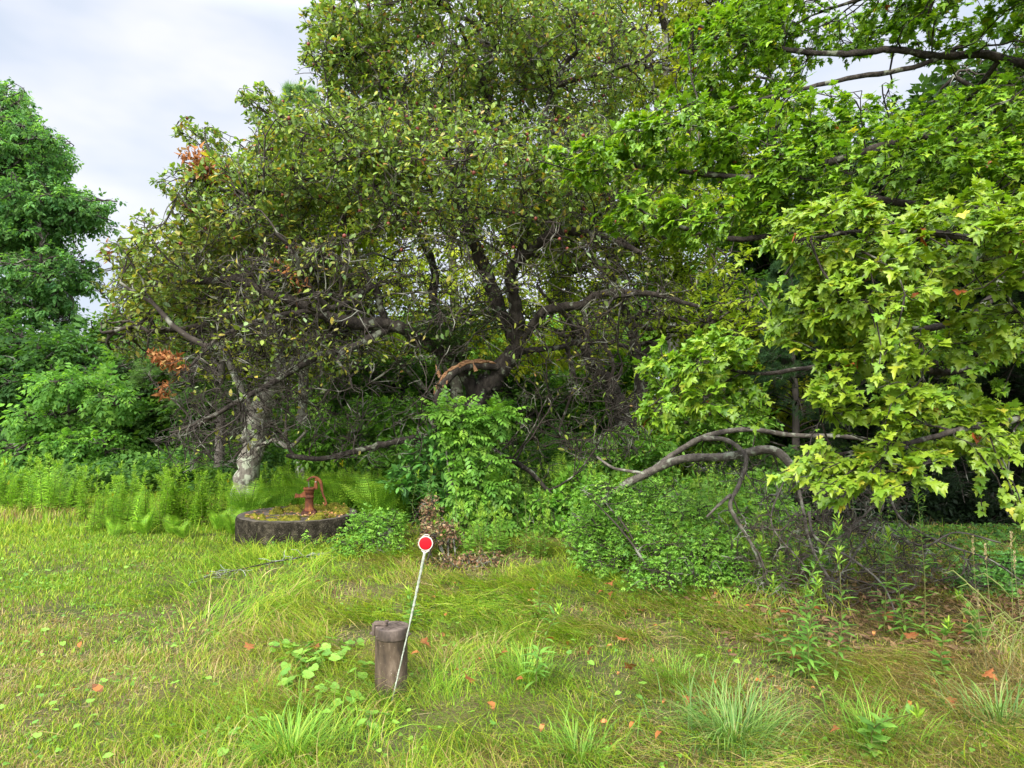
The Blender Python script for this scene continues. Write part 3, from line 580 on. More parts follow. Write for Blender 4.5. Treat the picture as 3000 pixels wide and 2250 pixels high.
# conifers
def pine(name, label, px, Y, top_py, h_bottom, rad_, n, size, cols, drop=.15, dens=26, group=None, cat='tree'):
    b = P(px, 1400, Y); b[2] = 0; tp = P(px, top_py, Y); H = tp[2]
    e = empty(name, b); tag(e, label, cat, group)
    mb = MB(); tr = spline(np.array([[0, 0, -.1], [.03, 0, H * .4], [-.03, 0, H * .7], [0, 0, H]]), 16); V, F = tubes(tr[None], np.linspace(.02 * H, .012, 16)[None], 9); mb.add(V, F); mb.build('trunk', M['barkfar'], e)
    hs = h_bottom + (H - h_bottom) * np.sort(rng.random(n)) ** .9; az = rng.uniform(0, 2 * math.pi, n); fr = 1 - (hs - h_bottom) / (H - h_bottom)
    ln = rad_ * (.12 + .88 * fr ** .75) * rng.uniform(.7, 1.12, n)
    t = np.linspace(0, 1, 7)[None, :, None]; d = np.stack([np.cos(az), np.sin(az), np.zeros(n)], 1)
    s = np.stack([np.zeros(n), np.zeros(n), hs], 1)
    pth = s[:, None] + d[:, None] * ln[:, None, None] * t; pth[:, :, 2] += ln[:, None] * (.18 * np.sin(math.pi * t[..., 0] * .9) - drop * t[..., 0] ** 2)
    mb = MB(); V, F = tubes(pth, (np.linspace(1, .15, 7)[None] * (.006 + .012 * ln[:, None])), 4); mb.add(V, F)
    # side shoots in the plane of each bough
    k = dens; bi = np.repeat(np.arange(n), k); tt = rng.uniform(.22, 1, n * k); i = np.minimum((tt * 6).astype(int), 5); f = (tt * 6 - i)[:, None]
    a = pth[bi, i] * (1 - f) + pth[bi, i + 1] * f; sd_ = np.cross(d[bi], [0, 0, 1]) * np.where(rng.random(n * k) < .5, 1, -1)[:, None]
    q = d[bi] * rng.uniform(.4, .9, (n * k, 1)) + sd_ * rng.uniform(.2, .9, (n * k, 1)); q[:, 2] += rng.normal(size=n * k) * .12
    sl = ln[bi] * .42 * (1.15 - tt) + size * .5; bb = a + norm(q) * sl[:, None]
    sp = a[:, None] + (bb - a)[:, None] * np.linspace(0, 1, 4)[None, :, None]; V, F = tubes(sp, np.full((n * k, 4), .004), 3); mb.add(V, F); mb.build('boughs', M['twig'], e)
    mb = MB(); kk = 4; r_ = np.repeat(np.arange(n * k), kk); u = rng.uniform(.25, 1, len(r_))[:, None]
    pos = a[r_] * (1 - u) + bb[r_] * u; tip = norm(bb - a)[r_] + rv(len(r_)) * .45 + np.array([0, 0, .12])
    scatter(mb, NEEDLE, pos, tip, np.tile([0., 0, 1.], (len(r_), 1)) + rv(len(r_)) * .3, size * rng.uniform(.7, 1.2, len(r_)), pal(len(r_), *cols))
    mb.build('needles', M['leaf_far'], e); return e
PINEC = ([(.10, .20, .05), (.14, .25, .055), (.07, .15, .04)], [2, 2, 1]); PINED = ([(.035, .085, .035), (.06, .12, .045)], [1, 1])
SHADE_BLACK = ([(.012, .026, .010), (.02, .04, .014)], [1, 1])  # near-black foliage colour standing in for deep shade in the right-hand gap
pine('white_pine', 'soft needled pine whose light boughs show under the orange withered leaves', 640, 13.5, 640, .6, 2.5, 46, .22, PINEC, group=None)
pine('white_pine', 'pale distant pine whose tip shows above the left shoulder of the apple crown', 860, 24, 255, 4, 2.4, 60, .34, ([(.12, .22, .10), (.16, .27, .12)], [1, 1]))
pine('white_pine', 'blue green pine seen through the gap left of the hanging maple leaves', 2240, 20, 560, 1.5, 2.8, 60, .3, ([(.06, .13, .05), (.09, .18, .06)], [1, 1]))
pine('dark_conifer', 'added conifer coloured nearly black as deep shade behind the dead brush at the right', 2760, 11.2, 620, .02, 2.2, 150, .2, SHADE_BLACK, dens=34)  # this and the next are added, gap shade put into their needle colour
pine('dark_conifer', 'added conifer coloured dark as deep shade against the right edge behind the dead brush', 3080, 11.0, 600, .02, 2.2, 130, .2, SHADE_BLACK, dens=34)
pine('dark_conifer', 'dark conifer behind the arching fallen limb', 2330, 13.8, 780, .2, 1.8, 70, .2, PINED, dens=28)
# wall of forest closing the view: individual trees copied from three, each with trunk, branches and crown
protos = []
for k, (colr, tm, sz) in enumerate(((GREEN, SPRIG, .42), (DARK, SPRIG, .42), (FRESH, PINLO, .5))):
    b = np.array([0., 0, 0]); lobs_ = [((rng.normal() * 1.0, rng.normal() * 1.0, z), (rng.uniform(1.5, 2.3), rng.uniform(1.5, 2.2), rng.uniform(1.0, 1.5)), 1.) for z in (1.4, 2.4, 3.6, 4.8, 6.0, 7.2)]
    tr = np.array([(0, 0, -.1), (.1, 0, 2.5), (-.1, .1, 5), (0, 0, 7.8)])
    o = tree('forest_tree', 'x', 'tree', 'forest trees closing the view behind the garden', b, [(tr, .2, .04)] + [(np.array([(0, 0, l[0][2] * .7), l[0]]), .07, .02) for l in lobs_], [(np.array(l[0]), l[1], l[2]) for l in lobs_], [40, 380, 2100],
         dict(tm=tm, per=3.4, size=sz, cols=colr, spread=.8, droop=.3), 'barkfar', 'leaf_far', rad=[(.06, .025), (.03, .01), (.012, .005)])
    protos.append((o, kids_of(o)))
ADJ = ['dark', 'mid green', 'fresh green']
spots = [(-19, 24, 1, .75), (-15.5, 27, 0, .7), (-12.5, 29, 2, .62), (-9.8, 26, 0, .9), (-6.5, 24, 2, .72), (-3.6, 26, 2, .66), (-1, 25, 2, .62), (1.8, 25, 2, .66), (4.2, 25, 2, .72), (6.8, 23, 0, .85), (9.4, 21, 1, 1.2), (12.2, 19, 0, 1.3), (14.5, 16, 1, 1.2), (10.8, 14.5, 1, 1.0), (17, 20, 0, 1.4), (-22, 20, 0, .8), (-7.5, 17, 1, .42), (-13, 20, 1, .42), (2.8, 18, 2, .5), (5.2, 17, 0, .6)]
WHERE = ['at the far left behind the low dark tree', 'left of the gap of sky', 'low in the gap of sky at the left', 'just right of the gap of sky', 'behind the left end of the apple crown', 'behind the pale barked trunk', 'behind the apple trunk', 'right of the apple trunk', 'behind the dark forked trunk',
         'behind the fallen limb', 'behind the dead brush', 'behind the right edge maple leaves', 'at the right edge behind the black conifers', 'right behind the black conifers', 'far back beyond the right edge', 'beyond the left edge', 'small one behind the goldenrod patch', 'small one behind the sapling at the left', 'low one right of the apple trunk', 'low one behind the arching limb']
for i, (x, y, k, s) in enumerate(spots):
    o = copy_tree(*protos[k]); o.location = (x, y, 0); o.rotation_euler = (0, 0, rng.uniform(0, 6.28)); o.scale = (s * rng.uniform(.9, 1.1), s, s)
    o['label'] = ADJ[[1, 0, 2][k]] + ' forest tree ' + WHERE[i]
for o, kd in protos:
    for ch in kd[o.name]: bpy.data.objects.remove(ch)
    bpy.data.objects.remove(o)
# ------------------------------------------------------------------ grass
PUMPC = (-2.69, 8.65); PIPEC = (-.675, 3.9)
def blades(name, n, xr, yr, length, width, lean0, lean1, color, dens=None, head=None, K=5, label=None, wfar=0.):
    x = rng.uniform(*xr, n * 2); y = yr[0] + (yr[1] - yr[0]) * rng.random(n * 2)
    keep = (np.hypot(x - PUMPC[0], y - PUMPC[1]) > .76) & (np.hypot(x - PIPEC[0], y - PIPEC[1]) > .1) & (np.abs(x) < .80 * y + .5)
    if dens is not None: keep &= rng.random(n * 2) < dens(x, y)
    x = x[keep][:n]; y = y[keep][:n]; n = len(x)
    ln = length(x, y) * rng.uniform(.5, 1.25, n); hd = head(x, y) if head is not None else rng.uniform(0, 6.283, n)
    l0 = lean0 + rng.normal(size=n) * .22; l1 = lean1(x, y) if callable(lean1) else lean1; l1 = l1 + rng.normal(size=n) * .3
    t = np.linspace(0, 1, K)[None]; th = l0[:, None] + (l1 - l0)[:, None] * t ** 1.2
    seg = ln[:, None] / (K - 1); h = np.concatenate([np.zeros((n, 1)), np.cumsum(np.sin(th[:, :-1]) * seg, 1)], 1); z = np.concatenate([np.zeros((n, 1)), np.cumsum(np.cos(th[:, :-1]) * seg, 1)], 1)
    hd2 = hd[:, None] + rng.normal(size=(n, 1)) * .5 * t
    cx = x[:, None] + np.cos(hd2) * h; cy = y[:, None] + np.sin(hd2) * h; cz = gh(x, y)[:, None] - .01 + np.maximum(z, .012 + .012 * rng.random((n, 1)))
    cz[:, 0] = gh(x, y) - .01
    tw = rng.uniform(0, 6.283, n); wd = width * (1 + wfar * np.maximum(y - 3, 0)) * rng.uniform(.6, 1.3, n)
    sdx = (-np.sin(hd) * .8 + .4 * np.cos(tw)) * wd; sdy = (np.cos(hd) * .8 + .4 * np.sin(tw)) * wd
    pr = (1 - .1 * t - .85 * t ** 3)
    A = np.stack([cx - sdx[:, None] * pr, cy - sdy[:, None] * pr, cz], -1); B = np.stack([cx + sdx[:, None] * pr, cy + sdy[:, None] * pr, cz + .001], -1)
    V = np.stack([A, B], 2).reshape(-1, 3)
    b = (np.arange(n) * K * 2)[:, None]; k = (np.arange(K - 1) * 2)[None]
    F = np.stack([b + k, b + k + 1, b + k + 3, b + k + 2], -1).reshape(-1, 4)
    cc = color(x, y, n); 
    return V, F, np.repeat(cc, K * 2, axis=0)
def dryness(x, y):
    d = .17 + .8 * (noise2(x, y, .9, 1) - .5) + .5 * (noise2(x, y, .3, 2) - .5)
    d = d + .6 * np.exp(-((x + .92) ** 2 / .12 + (y - 3.75) ** 2 / .06)) + .20 * sstep(.6, 2.4, x) + .12 * sstep(3.4, 2.2, y) + .5 * sstep(-3.8, -4.6, x - .0 * y) * sstep(9.2, 10, y) * sstep(12, 11, y)
    d = d - .25 * sstep(-1.5, -3, x) * sstep(5, 7, y)
    d = d - .2 * sstep(-1.0, -2.4, x) * sstep(4.6, 5.6, y) * sstep(9, 8.4, y)
    return np.clip(d, .04, .95)
def shadezone(x, y): return sstep(1.2, 2.4, x) * sstep(3.9, 4.9, y)
def grasscol(x, y, n):
    dry = rng.random(n) < dryness(x, y)
    g = pal(n, [(.13, .26, .015), (.18, .32, .02), (.26, .38, .026), (.065, .14, .012)], [3, 3.5, 2, 2], .2)
    yel = pal(n, [(.36, .42, .035), (.30, .37, .03)], [1, 1], .12); k = rng.random(n) < .28 + .4 * (noise2(x, y, 1.3, 4) - .4); g = np.where(k[:, None], yel, g)
    s = pal(n, [(.38, .29, .10), (.30, .22, .08), (.46, .37, .16), (.20, .12, .05)], [3, 2, 1.3, 1.5], .18)
    return np.where(dry[:, None], s, g)
def longm(x, y):
    m = sstep(-2.4, -1.0, x + .25 * (noise2(x, y, 1, 0) - .5) + .28 * np.maximum(0, y - 5) * 0) ; m = np.maximum(m, sstep(-3.6, -2.4, x) * sstep(4.9, 5.8, y)); return m
def dlawn(x, y): return (.35 + .65 * sstep(.3, .6, noise2(x, y, .13, 0) * .6 + noise2(x, y, .4, 1) * .4)) * (1 - .8 * np.exp(-((x + 2.7) ** 2 + (y - 8.2) ** 2) / .6)) * (1 - .72 * longm(x, y)) * (1 - .85 * sstep(9.6, 11, y)) * (1 - .6 * shadezone(x, y) * sstep(7.2, 6.2, y))
mb = MB()
mb.add(*blades('g', 120000, (-4.2, 4.2), (1.55, 4.6), lambda x, y: .042 + .035 * noise2(x, y, .4, 2), .0019, .25, 1.25, grasscol, dlawn, K=4))
mb.add(*blades('g', 170000, (-9, 8), (4.4, 9.5), lambda x, y: .045 + .04 * noise2(x, y, .5, 2), .0022, .2, 1.2, grasscol, dlawn, K=4, wfar=.12))
mb.add(*blades('g', 60000, (-14, 6), (9, 17), lambda x, y: .10 + .05 * noise2(x, y, .5, 2), .0045, .15, .8, grasscol, lambda x, y: sstep(-1, -4, x) * .9 + .15, K=4))
V_ = mb.build('lawn_grass', M['grass']); tag(V_, 'mixed green and straw coloured short grass of the yard', 'grass', kind='stuff')
def headf(x, y): return 6.283 * (.35 * noise2(x, y, 1.1, 3) + .25 * noise2(x, y, .35, 0)) * 1.6 + .5 + .45 * rng.normal(size=len(x))
def dlong(x, y): return longm(x, y) * sstep(.38, .62, noise2(x, y, .55, 1) * .55 + .45 * noise2(x, y, .22, 2) + .06) * (1 - .75 * shadezone(x, y)) * (1 - sstep(7.4, 8.6, y) * sstep(-1.8, -1, x)) + .03
mb = MB()
mb.add(*blades('g', 46000, (-3.2, 4.2), (1.6, 5), lambda x, y: .19 + .12 * noise2(x, y, .6, 4), .0017, 1.0, 1.75, grasscol, dlong, headf, K=6))
mb.add(*blades('g', 60000, (-5, 6), (4.8, 9.2), lambda x, y: .23 + .14 * noise2(x, y, .6, 4), .0021, 1.05, 1.75, grasscol, dlong, headf, K=6, wfar=.1))
V_ = mb.build('long_grass', M['grass']); tag(V_, 'long matted grass bent over in swirls around the pipe and the concrete cover', 'grass', kind='stuff')
# dry thatch lying flat
def drycol(x, y, n): return pal(n, [(.40, .31, .15), (.30, .21, .10), (.48, .40, .22), (.20, .12, .06)], [3, 3, 1.5, 1.5], .15)
mb = MB()
mb.add(*blades('g', 34000, (-4, 5), (1.6, 7.5), lambda x, y: .11 + 0 * x, .0015, 1.35, 1.6, drycol, lambda x, y: np.clip(dryness(x, y) * 1.3 - .1, 0, 1) * (1 - .6 * shadezone(x, y)), None, K=4, wfar=.1))
V_ = mb.build('dry_thatch', M['dry']); tag(V_, 'flattened dead straw thatch between the grass blades', 'thatch', kind='stuff')

def tuft(name, label, x, y, n, ln, wd, cols, cat='grass tuft', spread=.10, l1=1.2, up=.15):
    e = empty(name, (x, y, float(gh(x, y)))); K = 6
    r = np.abs(rng.normal(size=n)) * spread; a = rng.uniform(0, 6.283, n); px, py = np.cos(a) * r, np.sin(a) * r
    hd = a + rng.normal(size=n) * .5; L_ = ln * rng.uniform(.55, 1.15, n); t = np.linspace(0, 1, K)[None]
    th = up + (rng.random(n)[:, None] * .35) + (l1 * rng.uniform(.6, 1.2, n))[:, None] * t ** 1.3; seg = (L_ / (K - 1))[:, None]
    h = np.concatenate([np.zeros((n, 1)), np.cumsum(np.sin(th[:, :-1]) * seg, 1)], 1); z = np.concatenate([np.zeros((n, 1)), np.cumsum(np.cos(th[:, :-1]) * seg, 1)], 1)
    C_ = np.stack([px[:, None] + np.cos(hd)[:, None] * h, py[:, None] + np.sin(hd)[:, None] * h, z - .01], -1)
    s = np.stack([-np.sin(hd), np.cos(hd), 0 * hd], -1)[:, None] * (wd * (1 - .9 * t ** 2.5))[..., None]
    V = np.stack([C_ - s, C_ + s], 2).reshape(-1, 3); b = (np.arange(n) * K * 2)[:, None]; k = (np.arange(K - 1) * 2)[None]
    F = np.stack([b + k, b + k + 1, b + k + 3, b + k + 2], -1).reshape(-1, 4)
    mb = MB(); mb.add(V, F, np.repeat(pal(n, *cols), K * 2, axis=0)); o = mb.build(name, M['grass']); o.location = e.location; bpy.data.objects.remove(e)
    return tag(o, label, cat)
BR = ([(.11, .24, .02), (.17, .32, .03), (.08, .17, .015), (.27, .35, .04)], [2, 2, 1, 1]); BL = ([(.09, .20, .04), (.14, .27, .055), (.19, .30, .06), (.28, .29, .10)], [2, 2, 2, .7])
def G(px, py):
    """the ground point seen at photograph place (px,py)"""
    v = (1125 - py) / 2000; dy = math.cos(PITCH) - v * math.sin(PITCH); dz = math.sin(PITCH) + v * math.cos(PITCH); s = -CAM_H / dz
    return (px - 1500) / 2000 * s, dy * s
for px, py, n, ln, wd, cols, lab in ((850, 2230, 330, .26, .003, BR, 'bright green grass tuft near the bottom edge left of the pipe'), (880, 2090, 90, .20, .0028, BR, 'small bright tuft between the violets and the bottom edge'),
        (2150, 2190, 420, .34, .0026, BL, 'tall bluish green grass tuft near the bottom edge'), (1700, 2235, 200, .22, .003, BR, 'bright grass tuft at the bottom edge left of the bluish tuft'), (2560, 2180, 260, .26, .0024, BR, 'rounded fine green tuft near the lower right corner'),
        (2930, 2140, 150, .3, .003, BL, 'bluish grass tuft at the lower right edge'), (1980, 2010, 200, .24, .0022, BR, 'leaning green tuft behind the bluish tuft'), (1540, 2000, 200, .26, .0022, BR, 'arching green tuft right of the pipe'), (1120, 2060, 130, .2, .0022, BR, 'grass tuft growing at the foot of the pipe')):
    x, y = G(px, py); tuft('grass_tuft', lab, x, y, n, ln, wd, cols, spread=.15 if 'foot' not in lab else .12, l1=1.7, up=.2)
# tall dried seed grass at the right edge
x, y = G(2940, 2000); e = empty('seed_grass', (x, y, 0)); tag(e, 'tall dry seed headed grass stems at the right edge', 'grass')
for i in range(6):
    b = np.array([rng.normal() * .05, rng.normal() * .06, 0]); tp = b + np.array([rng.normal() * .10 - .03, rng.normal() * .05, rng.uniform(.4, .78)])
    q = spline([b, (b + tp) / 2 + rng.normal(size=3) * .02, tp], 12); mb = MB(); V, F = tubes(q[None], np.linspace(.0022, .0012, 12)[None], 4); mb.add(V, F, (.25, .24, .10))
    for j in range(3):
        a = q[3 + 2 * j]; d = np.array([rng.choice([-1, 1]) * .6, rng.normal() * .3, .9]); qq = np.array([a, a + d * .08, a + d * .16 + [d[0] * .03, 0, -.01], a + d * .2 + [d[0] * .09, 0, -.07]]); V, F = tubes(qq[None], np.array([[.002, .0045, .004, .0008]]), 3); mb.add(V, F, (.22, .26, .07))
    st = mb.build('stem', M['grass'], e)
    n = 46; t = rng.random(n); pos = tp + np.array([0, 0, 1.]) * (t[:, None] * .10) ; mb = MB(); scatter(mb, DIAM, pos + rv(n) * .004, rv(n) * .5 + np.array([0, 0, 1.]), rv(n), .014, pal(n, [(.34, .29, .15), (.27, .22, .10)], [1, 1])); mb.build('seed_head', M['dry'], st)

# ------------------------------------------------------------------ plant kinds
def build_plant(name, parts):
    e = empty(name)
    for nm, mat, mb in parts:
        if mb.n: mb.build(nm, M[mat], e)
    return e
def goldenrod(h, seed, flower=.0, wl=.11, nleaf=150, cols=None, tm=LANCE, branchy=.3):
    cols = cols or ([(.22, .42, .025), (.30, .50, .03), (.14, .30, .025)], [2, 2, 1])
    q = spline([(0, 0, 0), (.03 * rng.normal(), .03 * rng.normal(), h * .45), (.07 * rng.normal(), .07 * rng.normal(), h)], 16)
    s = MB(); V, F = tubes(q[None], np.linspace(.0045, .0015, 16)[None], 4); s.add(V, F, (.16, .17, .05))
    l = MB(); n = nleaf; t = np.sort(rng.uniform(.06, .985, n)); a = np.arange(n) * 2.4 + rng.normal(size=n) * .2
    i = np.minimum((t * 15).astype(int), 14); f = (t * 15 - i)[:, None]; pos = q[i] * (1 - f) + q[i + 1] * f
    d = np.stack([np.cos(a), np.sin(a), .55 - .5 * (1 - t) + .5 * (t > .9)], 1); sz = wl * (1.0 - .55 * t ** 2) * rng.uniform(.7, 1.2, n)
    scatter(l, tm, pos, d, np.tile([0, 0, 1.], (n, 1)) + rv(n) * .2, sz, pal(n, *cols, var=.12))
    # tip shoots
    m = int(26 * branchy * 2); tt = rng.uniform(.86, 1, m); pos = q[-1] - np.array([0, 0, 1.]) * ((1 - tt)[:, None] * h * .8); 
    d = rv(m) * .7 + np.array([0, 0, .9]); fl = rng.random(m) < flower; cc = pal(m, [(.26, .40, .035), (.22, .36, .04)], [1, 1]); cc[fl] = (.62, .45, .02)
    scatter(l, LANCE, pos, d, rv(m), .05, cc)
    return build_plant('goldenrod', [('stem', 'grass', s), ('leaves', 'grass', l)])
def fern(nf, ln, cols, name='fern', up=.9):
    fr = []; e = empty(name)
    for k in range(nf):
        az = 6.283 * k / nf + rng.normal() * .25; L_ = ln * rng.uniform(.75, 1.1); t = np.linspace(0, 1, 12); th = (1 - up) + .25 + 1.0 * t ** 1.8 * rng.uniform(.6, 1.1)
        h = np.concatenate([[0], np.cumsum(np.sin(th[:-1]) * L_ / 11)]); z = np.concatenate([[0], np.cumsum(np.cos(th[:-1]) * L_ / 11)])
        q = np.stack([np.cos(az) * h, np.sin(az) * h, z], 1); mb = MB(); V, F = tubes(q[None], np.linspace(.003, .001, 12)[None], 3); mb.add(V, F, (.2, .22, .05))
        n = 19; tt = np.linspace(.14, .985, n); i = np.minimum((tt * 11).astype(int), 10); f = (tt * 11 - i)[:, None]; pos = q[i] * (1 - f) + q[i + 1] * f; tan = norm(q[i + 1] - q[i])
        sd_ = np.array([-math.sin(az), math.cos(az), 0]); up_ = norm(np.cross(tan, np.tile(sd_, (n, 1)))); up_ = up_ * np.sign(up_[:, 2:3] + 1e-6)
        sz = L_ * .27 * np.sin(np.clip(tt * 1.05, 0, 1) * math.pi * .94 + .12) ** .7 + .01
        cc = pal(n, *cols, var=.08)
        for sg in (-1, 1): scatter(mb, FPIN, pos, sd_ * sg + tan * .35 + np.array([0, 0, -.12]), up_ + rv(n) * .1, sz, cc)
        fr.append(mb)
    for mb in fr: mb.build('frond', M['grass'], e)
    return e
pl = []
for i in range(7):
    y = .06 + .13 * i; s = .26 * (1 - i / 8.5); pl += [(0, y, 0, R(-68), s, .2), (0, y + .03, 0, R(68), s, .2)]
FPIN = compose(DIAM, pl + [(0, .86, 0, 0, .14, .1)])
def violet(nl, sz, cols):
    s = MB(); l = MB(); n = nl; a = rng.uniform(0, 6.283, n); r = rng.uniform(.02, .11, n); z = rng.uniform(.045, .11, n)
    tp = np.stack([np.cos(a) * r, np.sin(a) * r, z], 1); q = np.zeros((n, 5, 3)); t = np.linspace(0, 1, 5)
    q[:] = tp[:, None] * t[None, :, None]; q[:, :, 2] = z[:, None] * t ** .6
    V, F = tubes(q, np.full((n, 5), .0013), 3); s.add(V, F, (.15, .2, .05))
    d = np.stack([np.cos(a), np.sin(a), -.25 + 0 * a], 1); scatter(l, HEART, tp - d * .01, d, np.array([0, -.35, 1.]) + rv(n) * .3, sz * rng.uniform(.7, 1.25, n), pal(n, *cols, var=.1))
    return build_plant('violet_plant', [('stem', 'grass', s), ('leaves', 'grass', l)])
def scatter_copies(proto, places, labelf, group, cat, sc=(.85, 1.15), tilt=.12, first=True):
    kd = kids_of(proto)
    for i, (x, y) in enumerate(places):
        o = proto if i == 0 and first else copy_tree(proto, kd)
        s = rng.uniform(*sc); o.location = (x, y, float(gh(x, y)) - .01); o.rotation_euler = (rng.normal() * tilt, rng.normal() * tilt, rng.uniform(0, 6.28)); o.scale = (s, s, s)
        tag(o, labelf(i) if callable(labelf) else labelf, cat, group)

# goldenrod patch at the left
pr = [goldenrod(h, i, fl) for i, (h, fl) in enumerate(((.68, 0), (.80, .0), (.60, 0), (.74, .8)))]
pts = [[], [], [], []]
for i in range(5200):
    x, y = rng.uniform(-9.5, -1.9), rng.uniform(9.0, 12.4)
    px = 1500 + 2000 * x / y
    if px < -60: continue
    front = np.interp(px, [0, 230, 260, 560, 640, 760, 1000], [10.7, 10.5, 9.05, 9.05, 9.6, 9.9, 9.8])
    if y < front or y > front + 1.5 or math.hypot(x - PUMPC[0], y - PUMPC[1]) < 1.0 or math.hypot(x + 4.1, y - 10.4) < .35: continue
    pts[rng.choice(4, p=[.33, .3, .33, .04])].append((x, y))
def place_words(x, y):
    px = 1500 + 2000 * x / y
    return ', ' + ('front row' if y < 10.2 else 'middle rows' if y < 11.6 else 'back rows') + (' at the picture edge' if px < 150 else ' left of the tall clump' if px < 270 else ' in the tall clump' if px < 430 else ' right of the tall clump' if px < 600 else ' before the pale trunk' if px < 760 else ' behind the pump')
gl = ['middling goldenrod stem', 'tall goldenrod stem', 'short goldenrod stem', 'yellow blooming goldenrod stem']
tot = sum(map(len, pts)); f = min(1, 298 / tot)
for k in range(4):
    PT = pts[k][:max(1, int(len(pts[k]) * f))]
    scatter_copies(pr[k], PT, lambda i: gl[k] + place_words(*PT[i]), 'goldenrod stems of the left patch', 'goldenrod', (.62, 1.18), .12)

# ferns
FC = ([(.20, .40, .03), (.29, .48, .035), (.13, .29, .025)], [2, 2, 1])
f1 = fern(9, .8, FC); f2 = fern(7, .42, FC)
p1 = [(-3.3, 9.75), (-2.9, 9.95), (-2.45, 9.8), (-2.0, 9.9), (-1.55, 9.5), (-3.7, 9.6), (-1.75, 9.1), (-1.3, 9.9), (-2.6, 10.4), (-.3, 10.6), (.9, 10.9), (1.3, 9.9), (-2.2, 10.6), (-3.2, 10.5), (-1.7, 10.4)]
w1 = ['left behind the pump', 'straight behind the pump', 'just right behind the pump', 'behind the right rim of the concrete cover', 'right of the concrete cover, arching high', 'beside the pale trunk', 'against the right rim of the concrete cover', 'between the concrete cover and the leafy sapling', 'second row behind the pump', 'under the apple trunk', 'right of the apple trunk', 'above the rose thicket', 'farther back right of the pump', 'at the foot of the pale barked tree', 'in front of the low apple limb']
scatter_copies(f1, p1, lambda i: 'large bright fern ' + w1[i], 'ferns around the pump', 'fern', (.8, 1.15), .1)
p2 = [(-3.62, 8.9), (-4.15, 8.72), (-4.75, 8.95), (-5.1, 8.78), (-3.9, 9.15), (-1.9, 8.5), (-4.45, 8.98), (-1.4, 8.9), (2.9, 6.6)]
w2 = ['at the left rim of the concrete cover', 'left of the concrete cover in the grass', 'between the goldenrod and the concrete cover', 'in front of the goldenrod patch', 'behind the left rim of the cover', 'at the right rim of the cover', 'tucked under the goldenrod', 'beside the dead brown brush', 'in the shade at the right']
scatter_copies(f2, p2, lambda i: 'small yellow green fern ' + w2[i], 'small ferns in the grass', 'fern', (.55, 1.0), .25)

# tall weeds in the middle band behind the cover and the brush
wd1 = goldenrod(.8, 1, 0, .09, 60, ([(.08, .19, .035), (.12, .25, .04), (.06, .14, .03)], [2, 2, 1])); wd1.name = 'tall_weed'
wd2 = goldenrod(.65, 1, 0, .10, 44, ([(.13, .26, .035), (.18, .32, .04)], [1, 1]), OVAL); wd2.name = 'leafy_weed'
pp = [[], []]
for i in range(900):
    x, y = rng.uniform(-1.6, 5.0), rng.uniform(8.3, 12.5)
    if noise2(x, y, .9, 3) < .42 or rng.random() > .4: continue
    pp[i % 2].append((x, y))
def pw(x, y): return (' in front of' if y < 9.6 else ' below' if y < 11 else ' behind') + (' the leafy sapling' if x < .3 else ' the low apple limb' if x < 1.3 else ' the rose thicket' if x < 2.6 else ' the fallen limb' if x < 3.8 else ' the dead brush')
scatter_copies(wd1, pp[0][:110], lambda i: 'narrow leaved weed' + pw(*pp[0][i]), 'narrow leaved weeds under the apple tree', 'weed', (.7, 1.2), .1)
scatter_copies(wd2, pp[1][:110], lambda i: 'broad leaved weed' + pw(*pp[1][i]), 'broad leaved weeds under the apple tree', 'weed', (.7, 1.2), .1)

wb = [[], []]
for i in range(700):
    x = rng.uniform(-1.1, 2.35); y0 = np.interp(x, [-1.1, 0, 1, 2, 3.4], [7.3, 6.9, 6.5, 5.8, 5.0]); y = y0 + abs(rng.normal()) * .8
    if noise2(x, y, .5, 2) < .45 or rng.random() > .35: continue
    wb[i % 2].append((x, y))
def pb(x, y): return (' beside the dead brown brush' if x < -.4 else ' at the foot of the leafy sapling' if x < .3 else ' before the honeysuckle' if x < 1.0 else ' at the left skirt of the rose thicket' if x < 1.7 else ' at the right skirt of the rose thicket' if x < 2.4 else ' under the dead twigs') + (', close to the grass' if y < 6.6 else ', deeper in')
wd3 = goldenrod(.5, 1, 0, .075, 50, ([(.11, .26, .035), (.17, .34, .04), (.08, .19, .03)], [2, 2, 1])); wd3.name = 'tall_weed'
wd4 = goldenrod(.4, 1, 0, .075, 36, ([(.15, .31, .035), (.21, .38, .04)], [1, 1]), OVAL); wd4.name = 'leafy_weed'
scatter_copies(wd3, wb[0][:60], lambda i: 'slim fresh weed' + pb(*wb[0][i]), 'weeds along the edge of the thicket', 'weed', (.6, 1.35), .16)
scatter_copies(wd4, wb[1][:60], lambda i: 'bushy little weed' + pb(*wb[1][i]), 'bushy weeds along the edge of the thicket', 'weed', (.6, 1.35), .16)
